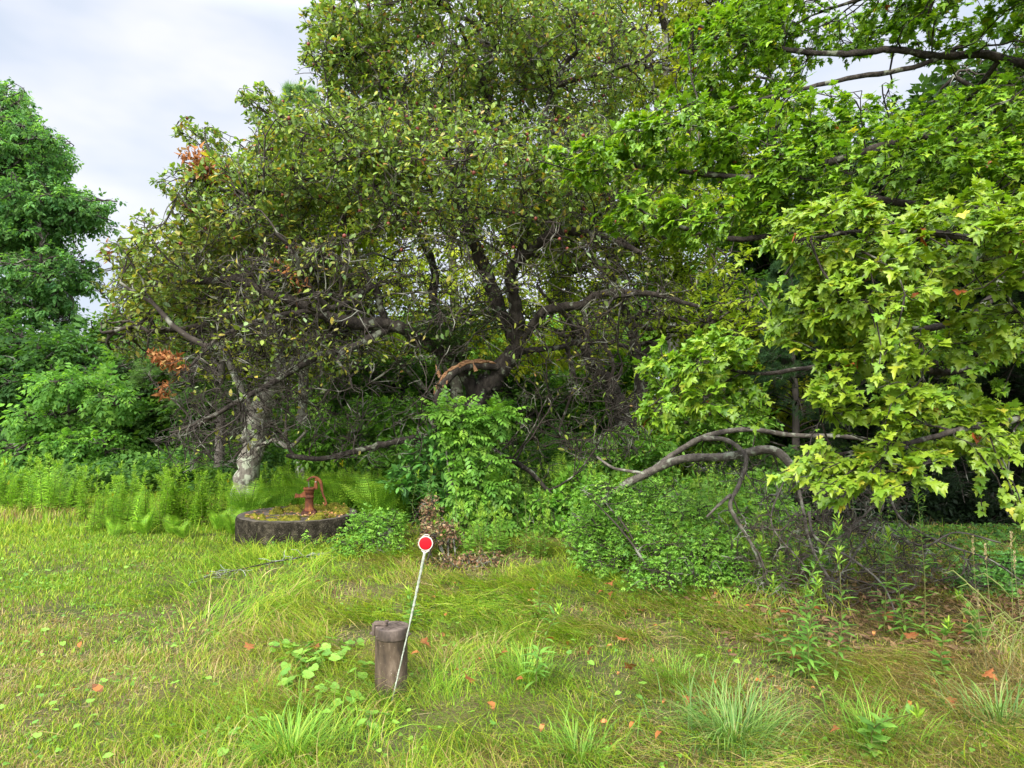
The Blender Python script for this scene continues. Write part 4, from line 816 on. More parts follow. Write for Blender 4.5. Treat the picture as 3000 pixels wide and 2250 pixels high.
# individual goldenrods at the right front
RG = ([(.11, .24, .035), (.16, .31, .045), (.08, .18, .03)], [2, 2, 1])
for px, py, h, lab in ((2320, 1990, 1.0, 'tall goldenrod with a bushy tip, leftmost of the front group'), (2370, 2000, .62, 'short goldenrod just behind the tallest of the front group'), (2440, 2010, .78, 'spire tipped goldenrod, rightmost of the front group'), (2400, 1960, .5, 'low bushy goldenrod between the spires of the front group'), (2290, 1950, .55, 'thin goldenrod at the left of the front group'),
                       (2590, 1860, .95, 'shaded goldenrod with a drooping tip before the dead brush'), (2660, 1880, .8, 'shaded goldenrod in the middle of the back pair'), (2710, 1880, 1.05, 'shaded goldenrod with arching top beside the black gap'), (2560, 2230, .33, 'small broad leaved plant at the bottom right of the grass'),
                       (1590, 1830, .45, 'single pale weed standing alone in the long grass'), (1570, 2030, .5, 'pale thin weed right of the pipe'), (1205, 1850, .3, 'thin seedling beside the red reflector rod'), (2770, 1990, .35, 'small weed in the shaded litter at the right'), (2860, 1900, .4, 'leafy weed near the right edge in the shade')):
    x, y = G(px, py); o = goldenrod(h, 1, 0, .13 if h > .45 else .09, int(55 * h + 14), RG, LANCE if h > .4 else OVAL, .35); o.location = (x, y, float(gh(x, y)) - .01); o.rotation_euler = (rng.normal() * .06, rng.normal() * .08, rng.uniform(0, 6.28))
    tag(o, lab, 'goldenrod' if 'goldenrod' in lab else 'weed')

# violets and fallen leaves in the grass
VC = ([(.15, .32, .04), (.22, .40, .05), (.12, .26, .04)], [2, 2, 1])
v1, v2 = violet(9, .05, VC), violet(3, .038, VC)
near = [(870, 1940), (950, 1965), (1080, 2140), (960, 2040), (870, 2020), (1020, 2080), (850, 1965), (905, 1990), (1000, 1945), (960, 1900), (1060, 1990), (820, 1905), (930, 1935), (1040, 1900)]
w3 = ['left of the pipe, in the middle of its row', 'left of the pipe, lower row', 'just below the foot of the pipe', 'left of the bare straw patch', 'at the left end of the lower row', 'below the bare straw patch', 'left of the pipe, farthest forward', 'below the pipe level at the left', 'nearest the left side of the pipe', 'left of the pipe cap', 'at the left foot of the pipe', 'left end of the row beside the pipe', 'middle of the row beside the pipe', 'pressed against the pipe wall']
scatter_copies(v1, [G(*p) for p in near], lambda i: 'heart leaved violet ' + w3[i], 'violets beside the pipe', 'violet', (.8, 1.15), .08)
fl = [G(*p) for p in ((60, 2060), (120, 2050), (180, 2090), (240, 2030), (330, 1990), (330, 2010), (570, 2030), (640, 2030), (700, 2060), (260, 2150), (120, 2150), (200, 1800), (160, 1870), (240, 1860), (500, 1895), (490, 1910), (600, 1860), (750, 2160), (400, 1660), (50, 1700), (20, 1680), (90, 1690), (1280, 1890), (1320, 1940), (1340, 1850), (1250, 2170), (1690, 1950), (2110, 1970), (1080, 2230), (1100, 2140), (30, 1885), (430, 1670), (1860, 2060), (1440, 2150), (700, 2200), (1950, 1830), (380, 2240), (900, 2150), (290, 2060), (1200, 2100))]
scatter_copies(v2, fl, 'small rosette of round green leaves in the open grass', 'small rosettes in the lawn', 'violet', (.6, 1.2), .1)
def dryleaf(cols, s):
    mb = MB(); TV, TF = MAPLE if s > .07 and s < .09 else OVAL; V = TV.copy() * s; V[:, 2] += .9 * (V[:, 0] ** 2) / s * rng.uniform(.5, 1.3) + .35 * s * np.sin(V[:, 1] / s * 3 + rng.random() * 3) * .4; V[:, 2] -= V[:, 2].min() - .01
    for F in TF: mb.add(V, F, random.choice(cols))
    return mb.build('fallen_leaf', M['dry'])
DL = [(.34, .13, .035), (.25, .09, .03), (.40, .20, .06), (.16, .065, .025)]
pr = [dryleaf(DL, s) for s in (.071, .058, .045, .05)]
lp = [[], [], [], []]
for i in range(95):
    px = rng.uniform(1250, 2950); py = rng.uniform(1720, 2200) if i < 80 else rng.uniform(1600, 2150)
    if i >= 80: px = rng.uniform(200, 1250)
    lp[i % 4].append(G(px, py))
for k in range(4):
    for i, (x, y) in enumerate(lp[k]):
        o = pr[k] if i == 0 else pr[k].copy()
        if i: COL.objects.link(o)
        s = rng.uniform(.7, 1.2); o.scale = (s, s, s); o.location = (x, y, float(gh(x, y)) + rng.uniform(.02, .07)); o.rotation_euler = (rng.normal() * .35, rng.normal() * .35, rng.uniform(0, 6.28))
        tag(o, ['broad orange brown fallen leaf lying in the grass', 'curled brown fallen leaf lying in the grass', 'small narrow fallen leaf lying in the grass', 'ragged tan fallen leaf lying in the grass'][k], 'fallen leaf', 'fallen leaves in the grass')
o = dryleaf(DL, .095); x, y = G(300, 2065); o.location = (x, y, .05); o.rotation_euler = (.5, -.3, 1); tag(o, 'big curled brown leaf lying alone in the lawn at the lower left', 'fallen leaf')
CLO = compose(HEART, [(0, .08, 0, 0, .9, .2), (0, .0, 0, R(118), .9, .2), (0, .0, 0, R(-118), .9, .2)])
n = 26000; x = rng.uniform(-6, 4, n); y = 1.6 + 7.2 * rng.random(n)
dn = np.clip((noise2(x, y, .45, 3) * .6 + noise2(x, y, .16, 1) * .4 - .53) * 5, 0, 1) * .55 + 1.3 * np.exp(-((x + 4.6) ** 2 / .5 + (y - 6.3) ** 2 / .06)) + .9 * np.exp(-((x + 1.15) ** 2 / .12 + (y - 3.4) ** 2 / .08))
k = (rng.random(n) < dn) & (np.abs(x) < .78 * y + .2) & (np.hypot(x - PIPEC[0], y - PIPEC[1]) > .11) & (np.hypot(x - PUMPC[0], y - PUMPC[1]) > .78); x, y = x[k], y[k]; n = len(x)
mb = MB(); scatter(mb, CLO, np.stack([x, y, gh(x, y) + rng.uniform(.02, .055, n)], 1), rv(n) * [1, 1, .25], np.array([0, -.25, 1.]) + rv(n) * .4, rng.uniform(.009, .019, n), pal(n, [(.13, .28, .03), (.19, .36, .04), (.09, .21, .025)], [2, 2, 1]))
tag(mb.build('clover', M['grass']), 'little clover and creeping broad leaves mixed through the lawn', 'clover', kind='stuff')
# leaf litter under the brush
n = 15000; x = rng.uniform(.8, 7, n); y = rng.uniform(4.4, 9.5, n); k = rng.random(n) < shadezone(x, y) ** .6 * .9 * sstep(7.4, 6.3, y) * (1 - .8 * np.exp(-((x - 5.3) ** 2 / 1.5 + (y - 7.6) ** 2 / .9))) + .03; x = x[k]; y = y[k]; n = len(x)
mb = MB(); scatter(mb, OVAL, np.stack([x, y, gh(x, y) + .012 + .03 * rng.random(n)], 1), rv(n) * [1, 1, .25], np.array([0, 0, 1.]) + rv(n) * .35, rng.uniform(.04, .08, n), pal(n, [(.16, .09, .05), (.24, .14, .07), (.10, .055, .035), (.33, .22, .13)], [3, 3, 2, 1]))
tag(mb.build('leaf_litter', M['dry']), 'brown leaf litter covering the shaded soil beneath the dead brush', 'leaf litter', kind='stuff')
# ------------------------------------------------------------------ shrubs
def shrub(name, label, px, py_base, Y, lobes, lv, leaf, cat='shrub', nstem=7, mat='leaf', rad=None, sr=.012, base=None, stemm='twig'):
    b = P(px, py_base, Y) if base is None else np.array(base); b[2] = 0.
    limbs = []
    for l in (lobes * 3)[:nstem]:
        tgt = l[0] + rng.normal(size=3) * np.array(l[1]) * .3; s = b + np.array([rng.normal() * .10, rng.normal() * .08, -.02]); mid = (s + tgt) / 2 + np.array([rng.normal() * .05, rng.normal() * .05, .1 * (tgt[2])])
        limbs.append((np.array([s, mid, tgt]), sr, sr * .3))
    return tree(name, label, cat, None, b, limbs, lobes, lv, leaf, stemm, mat, rad=rad or [(.006, .003), (.004, .002), (.003, .0015)], crown='foliage')
ROSE = ([(.14, .32, .035), (.20, .40, .045), (.09, .22, .03), (.27, .45, .06)], [3, 3, 2, 1])
BLUEG = ([(.09, .25, .05), (.13, .32, .06), (.18, .38, .07), (.06, .16, .04)], [3, 3, 2, 1])
rl = dict(tm=PIN5, per=4, size=.105, cols=ROSE, spread=.8, droop=.0, flat=1.1, jit=.4, pet=0.)
shrub('rose_thicket', 'broad low thicket of small fresh green leaves in front of the fallen limb', 1950, 1740, 6.2,
      [lob(1780, 1450, 6.7, .28, .3, .2), lob(1700, 1560, 6.9, .2, .3, .22, .7), lob(2130, 1540, 6.3, .14, .2, .2, .6), lob(1990, 1430, 6.7, .13, .2, .16, .5), lob(1860, 1560, 6.7, .42, .4, .28), lob(2050, 1630, 6.2, .42, .4, .28), lob(1950, 1690, 6.0, .38, .35, .2), lob(1760, 1530, 7.2, .36, .4, .25), lob(2120, 1690, 6., .24, .3, .18), lob(1990, 1500, 6.8, .35, .4, .2), lob(1880, 1440, 7.3, .3, .3, .2), lob(1760, 1640, 6.6, .25, .3, .15)], [50, 300, 1500], dict(rl, size=.085), nstem=14)
shrub('rose_bush', 'small leaved bush spilling over the right rim of the concrete cover', 1090, 1640, 7.6,
      [lob(1080, 1540, 7.9, .26, .3, .18), lob(1120, 1600, 7.6, .28, .25, .16), lob(1020, 1610, 7.5, .2, .15, .12), lob(1150, 1530, 8.2, .2, .2, .14)], [24, 120, 420], dict(rl, size=.08), nstem=8)
shrub('rose_sprout', 'thin leafy runner growing in front of the dark concrete wall', 900, 1625, 7.8,
      [lob(930, 1590, 7.8, .3, .08, .08), lob(840, 1605, 7.8, .28, .08, .04)], [12, 40, 70], dict(rl, size=.07, per=2.6), nstem=6)
shrub('ash_sapling', 'leafy sapling of blue green compound leaves in front of the apple trunk', 1385, 1560, 8.7,
      [lob(1370, 1270, 8.7, .34, .3, .2), lob(1330, 1210, 8.7, .3, .3, .12), lob(1440, 1220, 8.7, .22, .3, .12), lob(1400, 1350, 8.6, .32, .3, .2), lob(1400, 1450, 8.6, .32, .3, .22), lob(1340, 1530, 8.6, .26, .3, .16), lob(1450, 1540, 8.5, .26, .3, .16)], [40, 150, 330],
      dict(tm=PIN7, per=3.4, size=.2, cols=ROSE, spread=.6, droop=.15, flat=1.2, jit=.3, out=np.array([-.5, 9.6, .6]), outw=.7, pet=.05), nstem=9, sr=.018)
shrub('viburnum_bush', 'dark leaved bush just left of the compound leaved sapling', 1260, 1480, 9.2,
      [lob(1260, 1330, 9.2, .35, .4, .28), lob(1200, 1400, 9.2, .3, .4, .25), lob(1290, 1440, 9., .3, .3, .25)], [20, 120, 300], dict(tm=OVAL, per=6, size=.10, cols=BLUEG, spread=.7, droop=.2, flat=1., jit=.4), nstem=8)
shrub('honeysuckle_bush', 'mid green bush between the sapling and the broad rose thicket', 1620, 1600, 9.0,
      [lob(1600, 1500, 9., .5, .4, .3), lob(1700, 1430, 9.4, .4, .4, .3), lob(1540, 1580, 8.6, .4, .3, .2), lob(1680, 1580, 8.5, .4, .3, .22)], [30, 200, 700], dict(tm=OVAL, per=6, size=.075, cols=ROSE, spread=.7, droop=.1, flat=1., jit=.4), nstem=10)
shrub('currant_bush', 'low lobed leaf bush behind the ferns and the low apple limb', 1050, 1420, 10.6,
      [lob(1130, 1250, 12, .8, .5, .5), lob(960, 1300, 11.5, .6, .5, .45), lob(1200, 1350, 11.2, .7, .5, .4)], [30, 200, 700], dict(tm=SPRIG3, per=5, size=.17, cols=ROSE, spread=.8, droop=.1, flat=1., jit=.4), nstem=10)
shrub('elder_bush', 'fresh green bush glowing behind the fallen limb arch', 2050, 1450, 11.,
      [lob(2000, 1470, 11, 1.1, .6, .35), lob(2250, 1450, 11, .8, .6, .35), lob(1850, 1330, 11.4, .8, .5, .4), lob(2100, 1250, 12, 1., .6, .4)], [30, 260, 1000], dict(tm=SPRIG3, per=5, size=.17, cols=FRESH, spread=.8, droop=.1, flat=1., jit=.4), nstem=10)
shrub('bramble_bush', 'small green bramble in the shade near the right edge', 2870, 1760, 6.1,
      [lob(2880, 1700, 6.1, .28, .3, .1), lob(2960, 1660, 6.2, .2, .3, .12), lob(2820, 1740, 6., .15, .2, .06)], [20, 80, 200], dict(rl, size=.09, cols=BLUEG), nstem=8)
for px, lab in ((2520, 'added bush coloured near black as shade behind the densest dead twigs'), (2790, 'added bush coloured near black as the deep shade of the gap at the right'), (3020, 'added bush coloured near black as shade, cut by the right edge')):
    shrub('shade_bush', lab, px, 1560, 10.2, [lob(px, 1480, 10.2, 1.0, .5, .42), lob(px + 60, 1400, 10.5, .9, .5, .4), lob(px - 60, 1540, 10., .7, .4, .2)], [30, 300, 1500], dict(tm=SPRIG3, per=6, size=.14, cols=SHADE_BLACK, spread=.8, droop=.2, flat=.8, jit=.6), nstem=9)  # added bushes, deep shade of the gap put into their leaf colour
# brown dead brush between the cover and the thicket
shrub('dead_brush', 'withered brown brush heap behind the red reflector', 1300, 1690, 7.0,
      [lob(1290, 1570, 7.3, .25, .3, .16), lob(1330, 1660, 6.9, .40, .25, .13), lob(1260, 1500, 7.6, .13, .2, .2), lob(1180, 1690, 6.8, .25, .2, .06), lob(1430, 1640, 7., .2, .2, .08)], [50, 260, 600], dict(tm=DIAM, per=4.5, size=.04, cols=([(.22, .12, .06), (.14, .08, .045), (.32, .22, .12), (.2, .22, .08)], [3, 3, 1.5, 1]), spread=.9, droop=.3, jit=.9), mat='dry', nstem=14)
# loose far undergrowth filling the ground under the far trees
def under(label, y0, y1, n, tm, size, cols, hmax, xr=(-12, 10)):
    x = rng.uniform(*xr, n) ; y = rng.uniform(y0, y1, n); k = (noise2(x, y, 1.5, 2) > .3) & (np.abs(x) < .85 * y); x, y = x[k], y[k]; n = len(x)
    z = hmax * (noise2(x, y, 1.1, 0) * .9 + .1) * rng.random(n) ** .6
    mb = MB(); scatter(mb, tm, np.stack([x, y, z], 1), rv(n) * [1, 1, .5] + [0, 0, .3], np.array([0, -.3, 1.]) + rv(n) * .5, size * rng.uniform(.6, 1.3, n), pal(n, *cols)); o = mb.build('undergrowth', M['leaf_far']); tag(o, label, 'undergrowth', kind='stuff')
under('leafy undergrowth on the ground below the far trees', 12.5, 16, 16000, SPRIG, .24, GREEN, 1.1)
under('sparse bright leaves on the ground behind the dead twigs', 6.6, 9.3, 2400, SPRIG3, .10, GREEN, .12, (2.2, 6.6))
under('bright low ground cover under the apple tree and behind the thicket', 9.3, 12.5, 8000, SPRIG3, .14, FRESH, .35, (-2.5, 4.2))

# ------------------------------------------------------------------ fallen limb and dead brush at the right
fb = P(1900, 1640, 7.9) * np.array([1, 1, 0])
fe = empty('fallen_limb', fb); tag(fe, 'dead lichen covered limb arching out of the thicket down to the ground at the right', 'fallen limb')
FL = []
def fl_(r0, r1, *p):
    q = spline(PL(*p), 8 * len(p)); rr = np.linspace(r0, r1, len(q)) * (1 + .06 * rng.normal(size=len(q))); FL.append(q); mb = MB(); V, F = tubes(q[None], rr[None], 9); mb.add(V - fb, F); mb.build('branch', M['limbbark'], fe)
fl_(0.043, 0.040, (1700, 1560, 7.60), (1790, 1450, 7.20), (1900, 1385, 6.90), (2000, 1345, 6.70), (2130, 1338, 6.50), (2260, 1318, 6.30), (2330, 1375, 6.20))
fl_(0.032, 0.018, (1900, 1387, 6.90), (1975, 1330, 6.80), (2070, 1278, 6.70), (2190, 1258, 6.60), (2320, 1275, 6.50), (2500, 1282, 6.40), (2750, 1330, 6.30))
fl_(0.025, 0.014, (2060, 1285, 6.70), (2130, 1290, 6.50), (2185, 1340, 6.30), (2165, 1420, 6.20), (2140, 1470, 6.10), (2150, 1510, 6.00), (2200, 1590, 5.90), (2230, 1660, 5.90))
fl_(0.016, 0.009, (2140, 1450, 6.10), (2105, 1480, 6.00), (2070, 1515, 6.00))
fl_(0.017, 0.013, (1905, 1390, 6.90), (1830, 1378, 7.00), (1795, 1370, 7.10), (1750, 1340, 7.30))
fl_(0.017, 0.007, (2330, 1375, 6.20), (2350, 1480, 6.00), (2385, 1620, 5.90), (2480, 1760, 5.70), (2560, 1830, 5.50))
fl_(0.013, 0.005, (2370, 1500, 6.00), (2390, 1575, 5.80), (2500, 1640, 5.60), (2590, 1720, 5.40), (2640, 1850, 5.20))
fl_(0.012, 0.005, (2600, 1430, 6.20), (2640, 1520, 6.00), (2760, 1590, 5.90), (2900, 1640, 5.80), (2990, 1700, 5.80))
fl_(0.013, 0.008, (2590, 1420, 6.40), (2580, 1500, 6.30), (2520, 1600, 6.20), (2440, 1720, 6.00))
fl_(0.015, 0.008, (2750, 1330, 6.30), (2620, 1420, 6.30), (2560, 1480, 6.20), (2480, 1560, 6.20), (2350, 1640, 6.10))
fl_(0.008, 0.004, (2930, 1590, 5.90), (2800, 1560, 5.90), (2700, 1600, 5.90), (2600, 1540, 6.00))
fl_(0.008, 0.004, (2300, 1400, 6.20), (2260, 1530, 5.90), (2350, 1650, 5.60), (2450, 1780, 5.30))
nodes, nd = limbnodes(FL); mb = MB()
dl = [lob(2330, 1500, 6.2, .5, .5, .42), lob(2500, 1620, 6.0, .6, .6, .40), lob(2350, 1720, 5.8, .5, .5, .26), lob(2700, 1640, 6.0, .55, .5, .28, .6), lob(2500, 1480, 6.5, .55, .5, .38), lob(2150, 1370, 6.5, .4, .4, .2, .6), lob(2250, 1600, 6., .35, .4, .35)]
for i, (n, K, r0, r1) in enumerate(((80, 8, .009, .004), (600, 7, .005, .0025), (2600, 5, .003, .0015))):
    tips, _ = sample_lobes(n, dl, .3); pth, ln, _ = grow(nodes, nd, tips, K, .14, .03, droop=.05); t = np.linspace(0, 1, K)[None]; V, F = tubes(pth, np.tile(r0 * (1 - t) + r1 * t, (n, 1)), 4); mb.add(V - fb, F); nodes, nd = addnodes(nodes, nd, pth)
mb.build('twigs', M['deadtwig'], fe)
# stick lying in the grass in front of the cover
a = G(560, 1715); b_ = G(1010, 1630); q = spline([(a[0], a[1], .04), ((a[0] + b_[0]) / 2, (a[1] + b_[1]) / 2 + .05, .07), (b_[0], b_[1], .06)], 20); se = empty('fallen_branch', q[0]); tag(se, 'thin dry branch lying in the matted grass in front of the concrete cover', 'fallen branch')
mb = MB(); V, F = tubes(q[None], np.linspace(.004, .010, 20)[None], 6); mb.add(V - q[0], F); mb.build('stem', M['twig'], se)
nodes, nd = limbnodes([q]); tips = q[rng.integers(0, 20, 40)] + rng.normal(size=(40, 3)) * np.array([.10, .12, .03]); pth, ln, _ = grow(nodes, nd, tips, 5); mb = MB(); V, F = tubes(pth, np.full((40, 5), .002), 3); mb.add(V - q[0], F); leafs(mb, OVAL, pth, 3, .05, ([(.15, .08, .05), (.10, .05, .035)], [1, 1])); mb.build('dry_twigs', M['dry'], se)

# ------------------------------------------------------------------ concrete cover, moss and pump
M['concrete'] = noisemat('weathered concrete', [(.3, (.008, .007, .004)), (.5, (.024, .020, .013)), (.72, (.085, .072, .048))], 12, .95, 1.0, 60, spots=(.62, .72, (.16, .14, .10)), spotscale=70, dist=.02, spec=.1)
M['concretetop'] = noisemat('mossy concrete top', [(.3, (.03, .025, .018)), (.5, (.08, .068, .052)), (.7, (.15, .13, .10))], 9, .95, .8, 60, dist=.01)
M['moss'] = noisemat('moss', [(.35, (.03, .028, .008)), (.5, (.11, .115, .014)), (.66, (.22, .19, .02))], 12, 1, 1., 90, dist=.012, spec=.05)
M['rust'] = noisemat('rusted iron', [(.30, (.03, .011, .006)), (.43, (.085, .027, .011)), (.56, (.155, .050, .017)), (.72, (.27, .105, .032))], 11, .82, .5, 110, (1, 1, .6), (.62, .7, (.09, .035, .028)), 20, dist=.002, spec=.3)
M['rustdark'] = noisemat('dark rust', [(.3, (.035, .014, .01)), (.7, (.11, .04, .025))], 18, .8, .5, 110, dist=.002)
cx, cy = PUMPC; H = .305; RA = .735
ce = empty('well_cover', (cx, cy, 0)); tag(ce, 'round dark concrete well cover with moss and crumbs on its top', 'well cover')
a = np.linspace(0, 2 * math.pi, 129)[:-1]
prof = [(RA * .99, -.06), (RA, .02), (RA * 1.002, .1), (RA, .18), (RA * .998, H - .03), (RA * .992, H - .012), (RA * .978, H)]
V = []; 
for k, (r, z) in enumerate(prof):
    rr = r + .004 * (noise2(a * 3 + k, a * 0 + z * 9, .2, 1) - .5) + .010 * (noise2(np.cos(a) * 3, np.sin(a) * 3, .25, 2) - .5) * (z > .25)
    V.append(np.stack([np.cos(a) * rr, np.sin(a) * rr, np.full(128, z)], 1))
F = [(k * 128 + j, k * 128 + (j + 1) % 128, (k + 1) * 128 + (j + 1) % 128, (k + 1) * 128 + j) for k in range(len(prof) - 1) for j in range(128)]
mb = MB(); mb.add(np.concatenate(V), F); mb.build('wall', M['concrete'], ce)
def disc(rs, hf):
    V = [np.array([[0, 0, hf(np.array([0.]), np.array([0.]))[0]]])]
    for r in rs: x, y = np.cos(a) * r, np.sin(a) * r; V.append(np.stack([x, y, hf(x, y)], 1))
    V = np.concatenate(V); F4 = [(1 + k * 128 + j, 1 + k * 128 + (j + 1) % 128, 1 + (k + 1) * 128 + (j + 1) % 128, 1 + (k + 1) * 128 + j) for k in range(len(rs) - 1) for j in range(128)]
    return V, [(0, 1 + j, 1 + (j + 1) % 128) for j in range(128)], F4
rs = np.linspace(.02, RA * .976, 34)
V, F3, F4 = disc(rs, lambda x, y: H + .006 * (noise2(x, y, .05, 0) - .5) - .010 * sstep(.62, .55, np.hypot(x, y)))
mb = MB(); mb.add(V, F4); mb.add(V[:129], F3); mb.build('top', M['concretetop'], ce)
def mossh(x, y):
    m = noise2(x + 3, y + 1, .17, 2) * .6 + noise2(x, y, .07, 1) * .4; e_ = sstep(.70, .62, np.hypot(x, y)) * sstep(.05, .10, np.hypot(x - .14, y + .03)) * sstep(-.66, -.45, x)
    return H - .012 + .075 * np.clip((m - .50) / .35, -.2, 1) * e_ - .03 * (1 - e_)
V, F3, F4 = disc(np.linspace(.02, RA * .97, 60), mossh); mb = MB(); mb.add(V, F4); mo = mb.build('moss', M['moss'], ce)
n = 9000; x, y = rng.uniform(-.7, .7, n), rng.uniform(-.7, .7, n); z = mossh(x, y); k = (z > H + .002) & (np.hypot(x, y) < .70); x, y, z = x[k], y[k], z[k]; n = len(x)
mb = MB(); scatter(mb, DIAM, np.stack([x, y, z - .002], 1), np.array([0, 0, 1.]) + rv(n) * .7, rv(n), rng.uniform(.010, .018, n), pal(n, [(.20, .21, .025), (.13, .15, .02), (.32, .26, .035), (.08, .09, .02)], [3, 3, 1.5, 1])); mb.build('moss_tips', M['grass'], mo)
n = 420; x = np.concatenate([rng.normal(size=n // 2) * .14 + .42, rng.uniform(-.6, .6, n // 2)]); y = np.concatenate([rng.normal(size=n // 2) * .12 - .2, rng.uniform(-.6, .6, n // 2)]); k = np.hypot(x, y) < .68; x, y = x[k], y[k]; n = len(x)
mb = MB(); scatter(mb, OVAL, np.stack([x, y, np.maximum(mossh(x, y), H) + .008 + .01 * rng.random(n)], 1), rv(n) * [1, 1, .3], np.array([0, 0, 1.]) + rv(n) * .5, rng.uniform(.02, .05, n), pal(n, [(.36, .17, .07), (.24, .11, .05), (.45, .28, .14), (.5, .33, .06)], [3, 2, 2, .6]))
tag(mb.build('leaf_crumbs', M['dry']), 'brown leaf crumbs strewn over the mossy concrete top', 'leaf litter', kind='stuff').location = (cx, cy, 0)

def lathe(prof, seg=32):
    a = np.arange(seg) * 2 * math.pi / seg; V = np.concatenate([np.stack([np.cos(a) * r, np.sin(a) * r, np.full(seg, z)], 1) for r, z in prof])
    F = [(k * seg + j, k * seg + (j + 1) % seg, (k + 1) * seg + (j + 1) % seg, (k + 1) * seg + j) for k in range(len(prof) - 1) for j in range(seg)]
    return V, F
def box(x0, x1, y0, y1, z0, z1, bv=.003):
    """bevelled box"""
    bm = bmesh.new(); bmesh.ops.create_cube(bm, size=1)
    for v in bm.verts: v.co = Vector(((x0 + x1) / 2 + v.co.x * (x1 - x0), (y0 + y1) / 2 + v.co.y * (y1 - y0), (z0 + z1) / 2 + v.co.z * (z1 - z0)))
    bmesh.ops.bevel(bm, geom=bm.edges[:], offset=bv, segments=2, affect='EDGES'); bmesh.ops.triangulate(bm, faces=bm.faces[:])
    V = np.array([v.co[:] for v in bm.verts]); F = np.array([[v.index for v in f.verts] for f in bm.faces]); bm.free(); return V, F
def prism(prof, y0, y1, bv=.003):
    bm = bmesh.new(); vs = [bm.verts.new((x, y0, z)) for x, z in prof]; f = bm.faces.new(vs); r = bmesh.ops.extrude_face_region(bm, geom=[f])
    for v in [g_ for g_ in r['geom'] if isinstance(g_, bmesh.types.BMVert)]: v.co.y = y1
    bmesh.ops.recalc_face_normals(bm, faces=bm.faces[:]); bmesh.ops.bevel(bm, geom=bm.edges[:], offset=bv, segments=2, affect='EDGES'); bmesh.ops.triangulate(bm, faces=bm.faces[:])
    bm.verts.index_update(); V = np.array([v.co[:] for v in bm.verts]); F = np.array([[v.index for v in f.verts] for f in bm.faces]); bm.free(); return V, F
pe = empty('hand_pump', (cx + .145, cy - .03, H + .012), R(8)); tag(pe, 'rust brown cast iron pitcher pump with a long curved handle on the mossy cover', 'hand pump')
mb = MB(); mb.add(*box(-.088, .088, -.07, .07, -.02, .022, .006)); mb.build('base_plate', M['rustdark'], pe, False)
mb = MB()
mb.add(*lathe([(.0, .02), (.066, .02), (.068, .03), (.066, .046), (.056, .054), (.052, .07), (.051, .12), (.050, .186), (.056, .189), (.058, .195), (.056, .201), (.052, .205), (.054, .24), (.058, .275), (.068, .286), (.074, .292), (.075, .308), (.072, .314), (.062, .315), (.060, .305), (.056, .23), (0, .225)], 40)); mb.build('barrel', M['rust'], pe)
for bx, by in ((.062, -.045), (-.062, -.045), (.062, .045), (-.062, .045)):
    mb = MB(); V, F = lathe([(0, .0), (.011, .0), (.011, .012), (.006, .013), (.006, .026), (0, .027)], 6); mb.add(V + [bx, by, .021], F); mb.build('bolt', M['rustdark'], pe, False)
sp_ = empty('spout'); sp_.parent = pe; bpy.data.objects.remove(sp_)
mb = MB()
for s in (-1, 1): mb.add(*prism([(-.04, .195), (-.155, .195), (-.16, .215), (-.152, .236), (-.132, .226), (-.10, .238), (-.075, .262), (-.05, .285), (-.035, .288)], .028 * s, .036 * s, .0015))
mb.add(*prism([(-.035, .193), (-.157, .193), (-.160, .203), (-.035, .203)], -.0275, .0275, .0015)); spo = mb.build('spout', M['rust'], pe, False)
mb = MB(); mb.add(*prism([(-.150, .190), (-.168, .190), (-.172, .215), (-.166, .242), (-.152, .240), (-.156, .215)], -.040, -.0275, .002)); mb.add(*prism([(-.150, .190), (-.168, .190), (-.172, .215), (-.166, .242), (-.152, .240), (-.156, .215)], .0275, .040, .002)); mb.add(*prism([(-.158, .188), (-.171, .188), (-.173, .205), (-.160, .205)], -.040, .040, .002)); mb.build('lip', M['rust'], spo, False)
mb = MB(); mb.add(*prism([(.05, .290), (.092, .288), (.100, .300), (.100, .322), (.096, .375), (.088, .392), (.068, .392), (.060, .375), (.058, .325), (.045, .312)], -.016, .016, .004)); mb.build('bracket', M['rust'], pe, False)
hq = spline([(-.030, 0, .396), (-.016, 0, .413), (.012, 0, .433), (.045, 0, .444), (.080, 0, .438), (.112, 0, .415), (.135, 0, .380), (.146, 0, .335), (.152, 0, .29), (.160, 0, .245), (.174, 0, .205), (.192, 0, .165), (.206, 0, .125), (.208, 0, .108), (.196, 0, .092), (.184, 0, .094)], 60)
hr = np.interp(np.linspace(0, 1, 60), [0, .1, .25, .38, .5, .65, .66, .68, .8, .95, 1], [.010, .012, .015, .021, .018, .012, .016, .012, .011, .012, .010])
V, F = tubes(hq[None], hr[None], 10); V[:, 1] *= .62; mb = MB(); mb.add(V, F); hd_ = mb.build('handle', M['rust'], pe)
mb = MB(); V, F = tubes(np.array([[(.084, 0, .42), (.082, 0, .405), (.080, 0, .385), (.079, 0, .372)]]), np.array([[.02, .019, .017, .013]]), 10); V[:, 1] *= .55; mb.add(V, F); mb.build('pivot_ear', M['rust'], hd_)
mb = MB(); V, F = lathe([(0, -.03), (.008, -.03), (.009, -.022), (.005, -.021), (.005, .021), (.009, .022), (.008, .03), (0, .03)], 8); V = V[:, [0, 2, 1]]; mb.add(V + [.079, 0, .385], F); M['worn'] = noisemat('worn steel', [(.3, (.25, .22, .2)), (.7, (.45, .42, .4))], 20, .5, .1, metallic=.5); mb.build('pin', M['worn'], pe, False)
mb = MB(); V, F = tubes(np.array([[(-.012, 0, .404), (-.010, 0, .38), (-.006, 0, .34), (-.005, 0, .23)]]), np.array([[.006, .0045, .0045, .0045]]), 8); mb.add(V, F); M['steel'] = noisemat('grey iron', [(.3, (.08, .07, .065)), (.7, (.2, .18, .17))], 20, .6, .2, metallic=.4); mb.build('plunger_rod', M['steel'], pe)
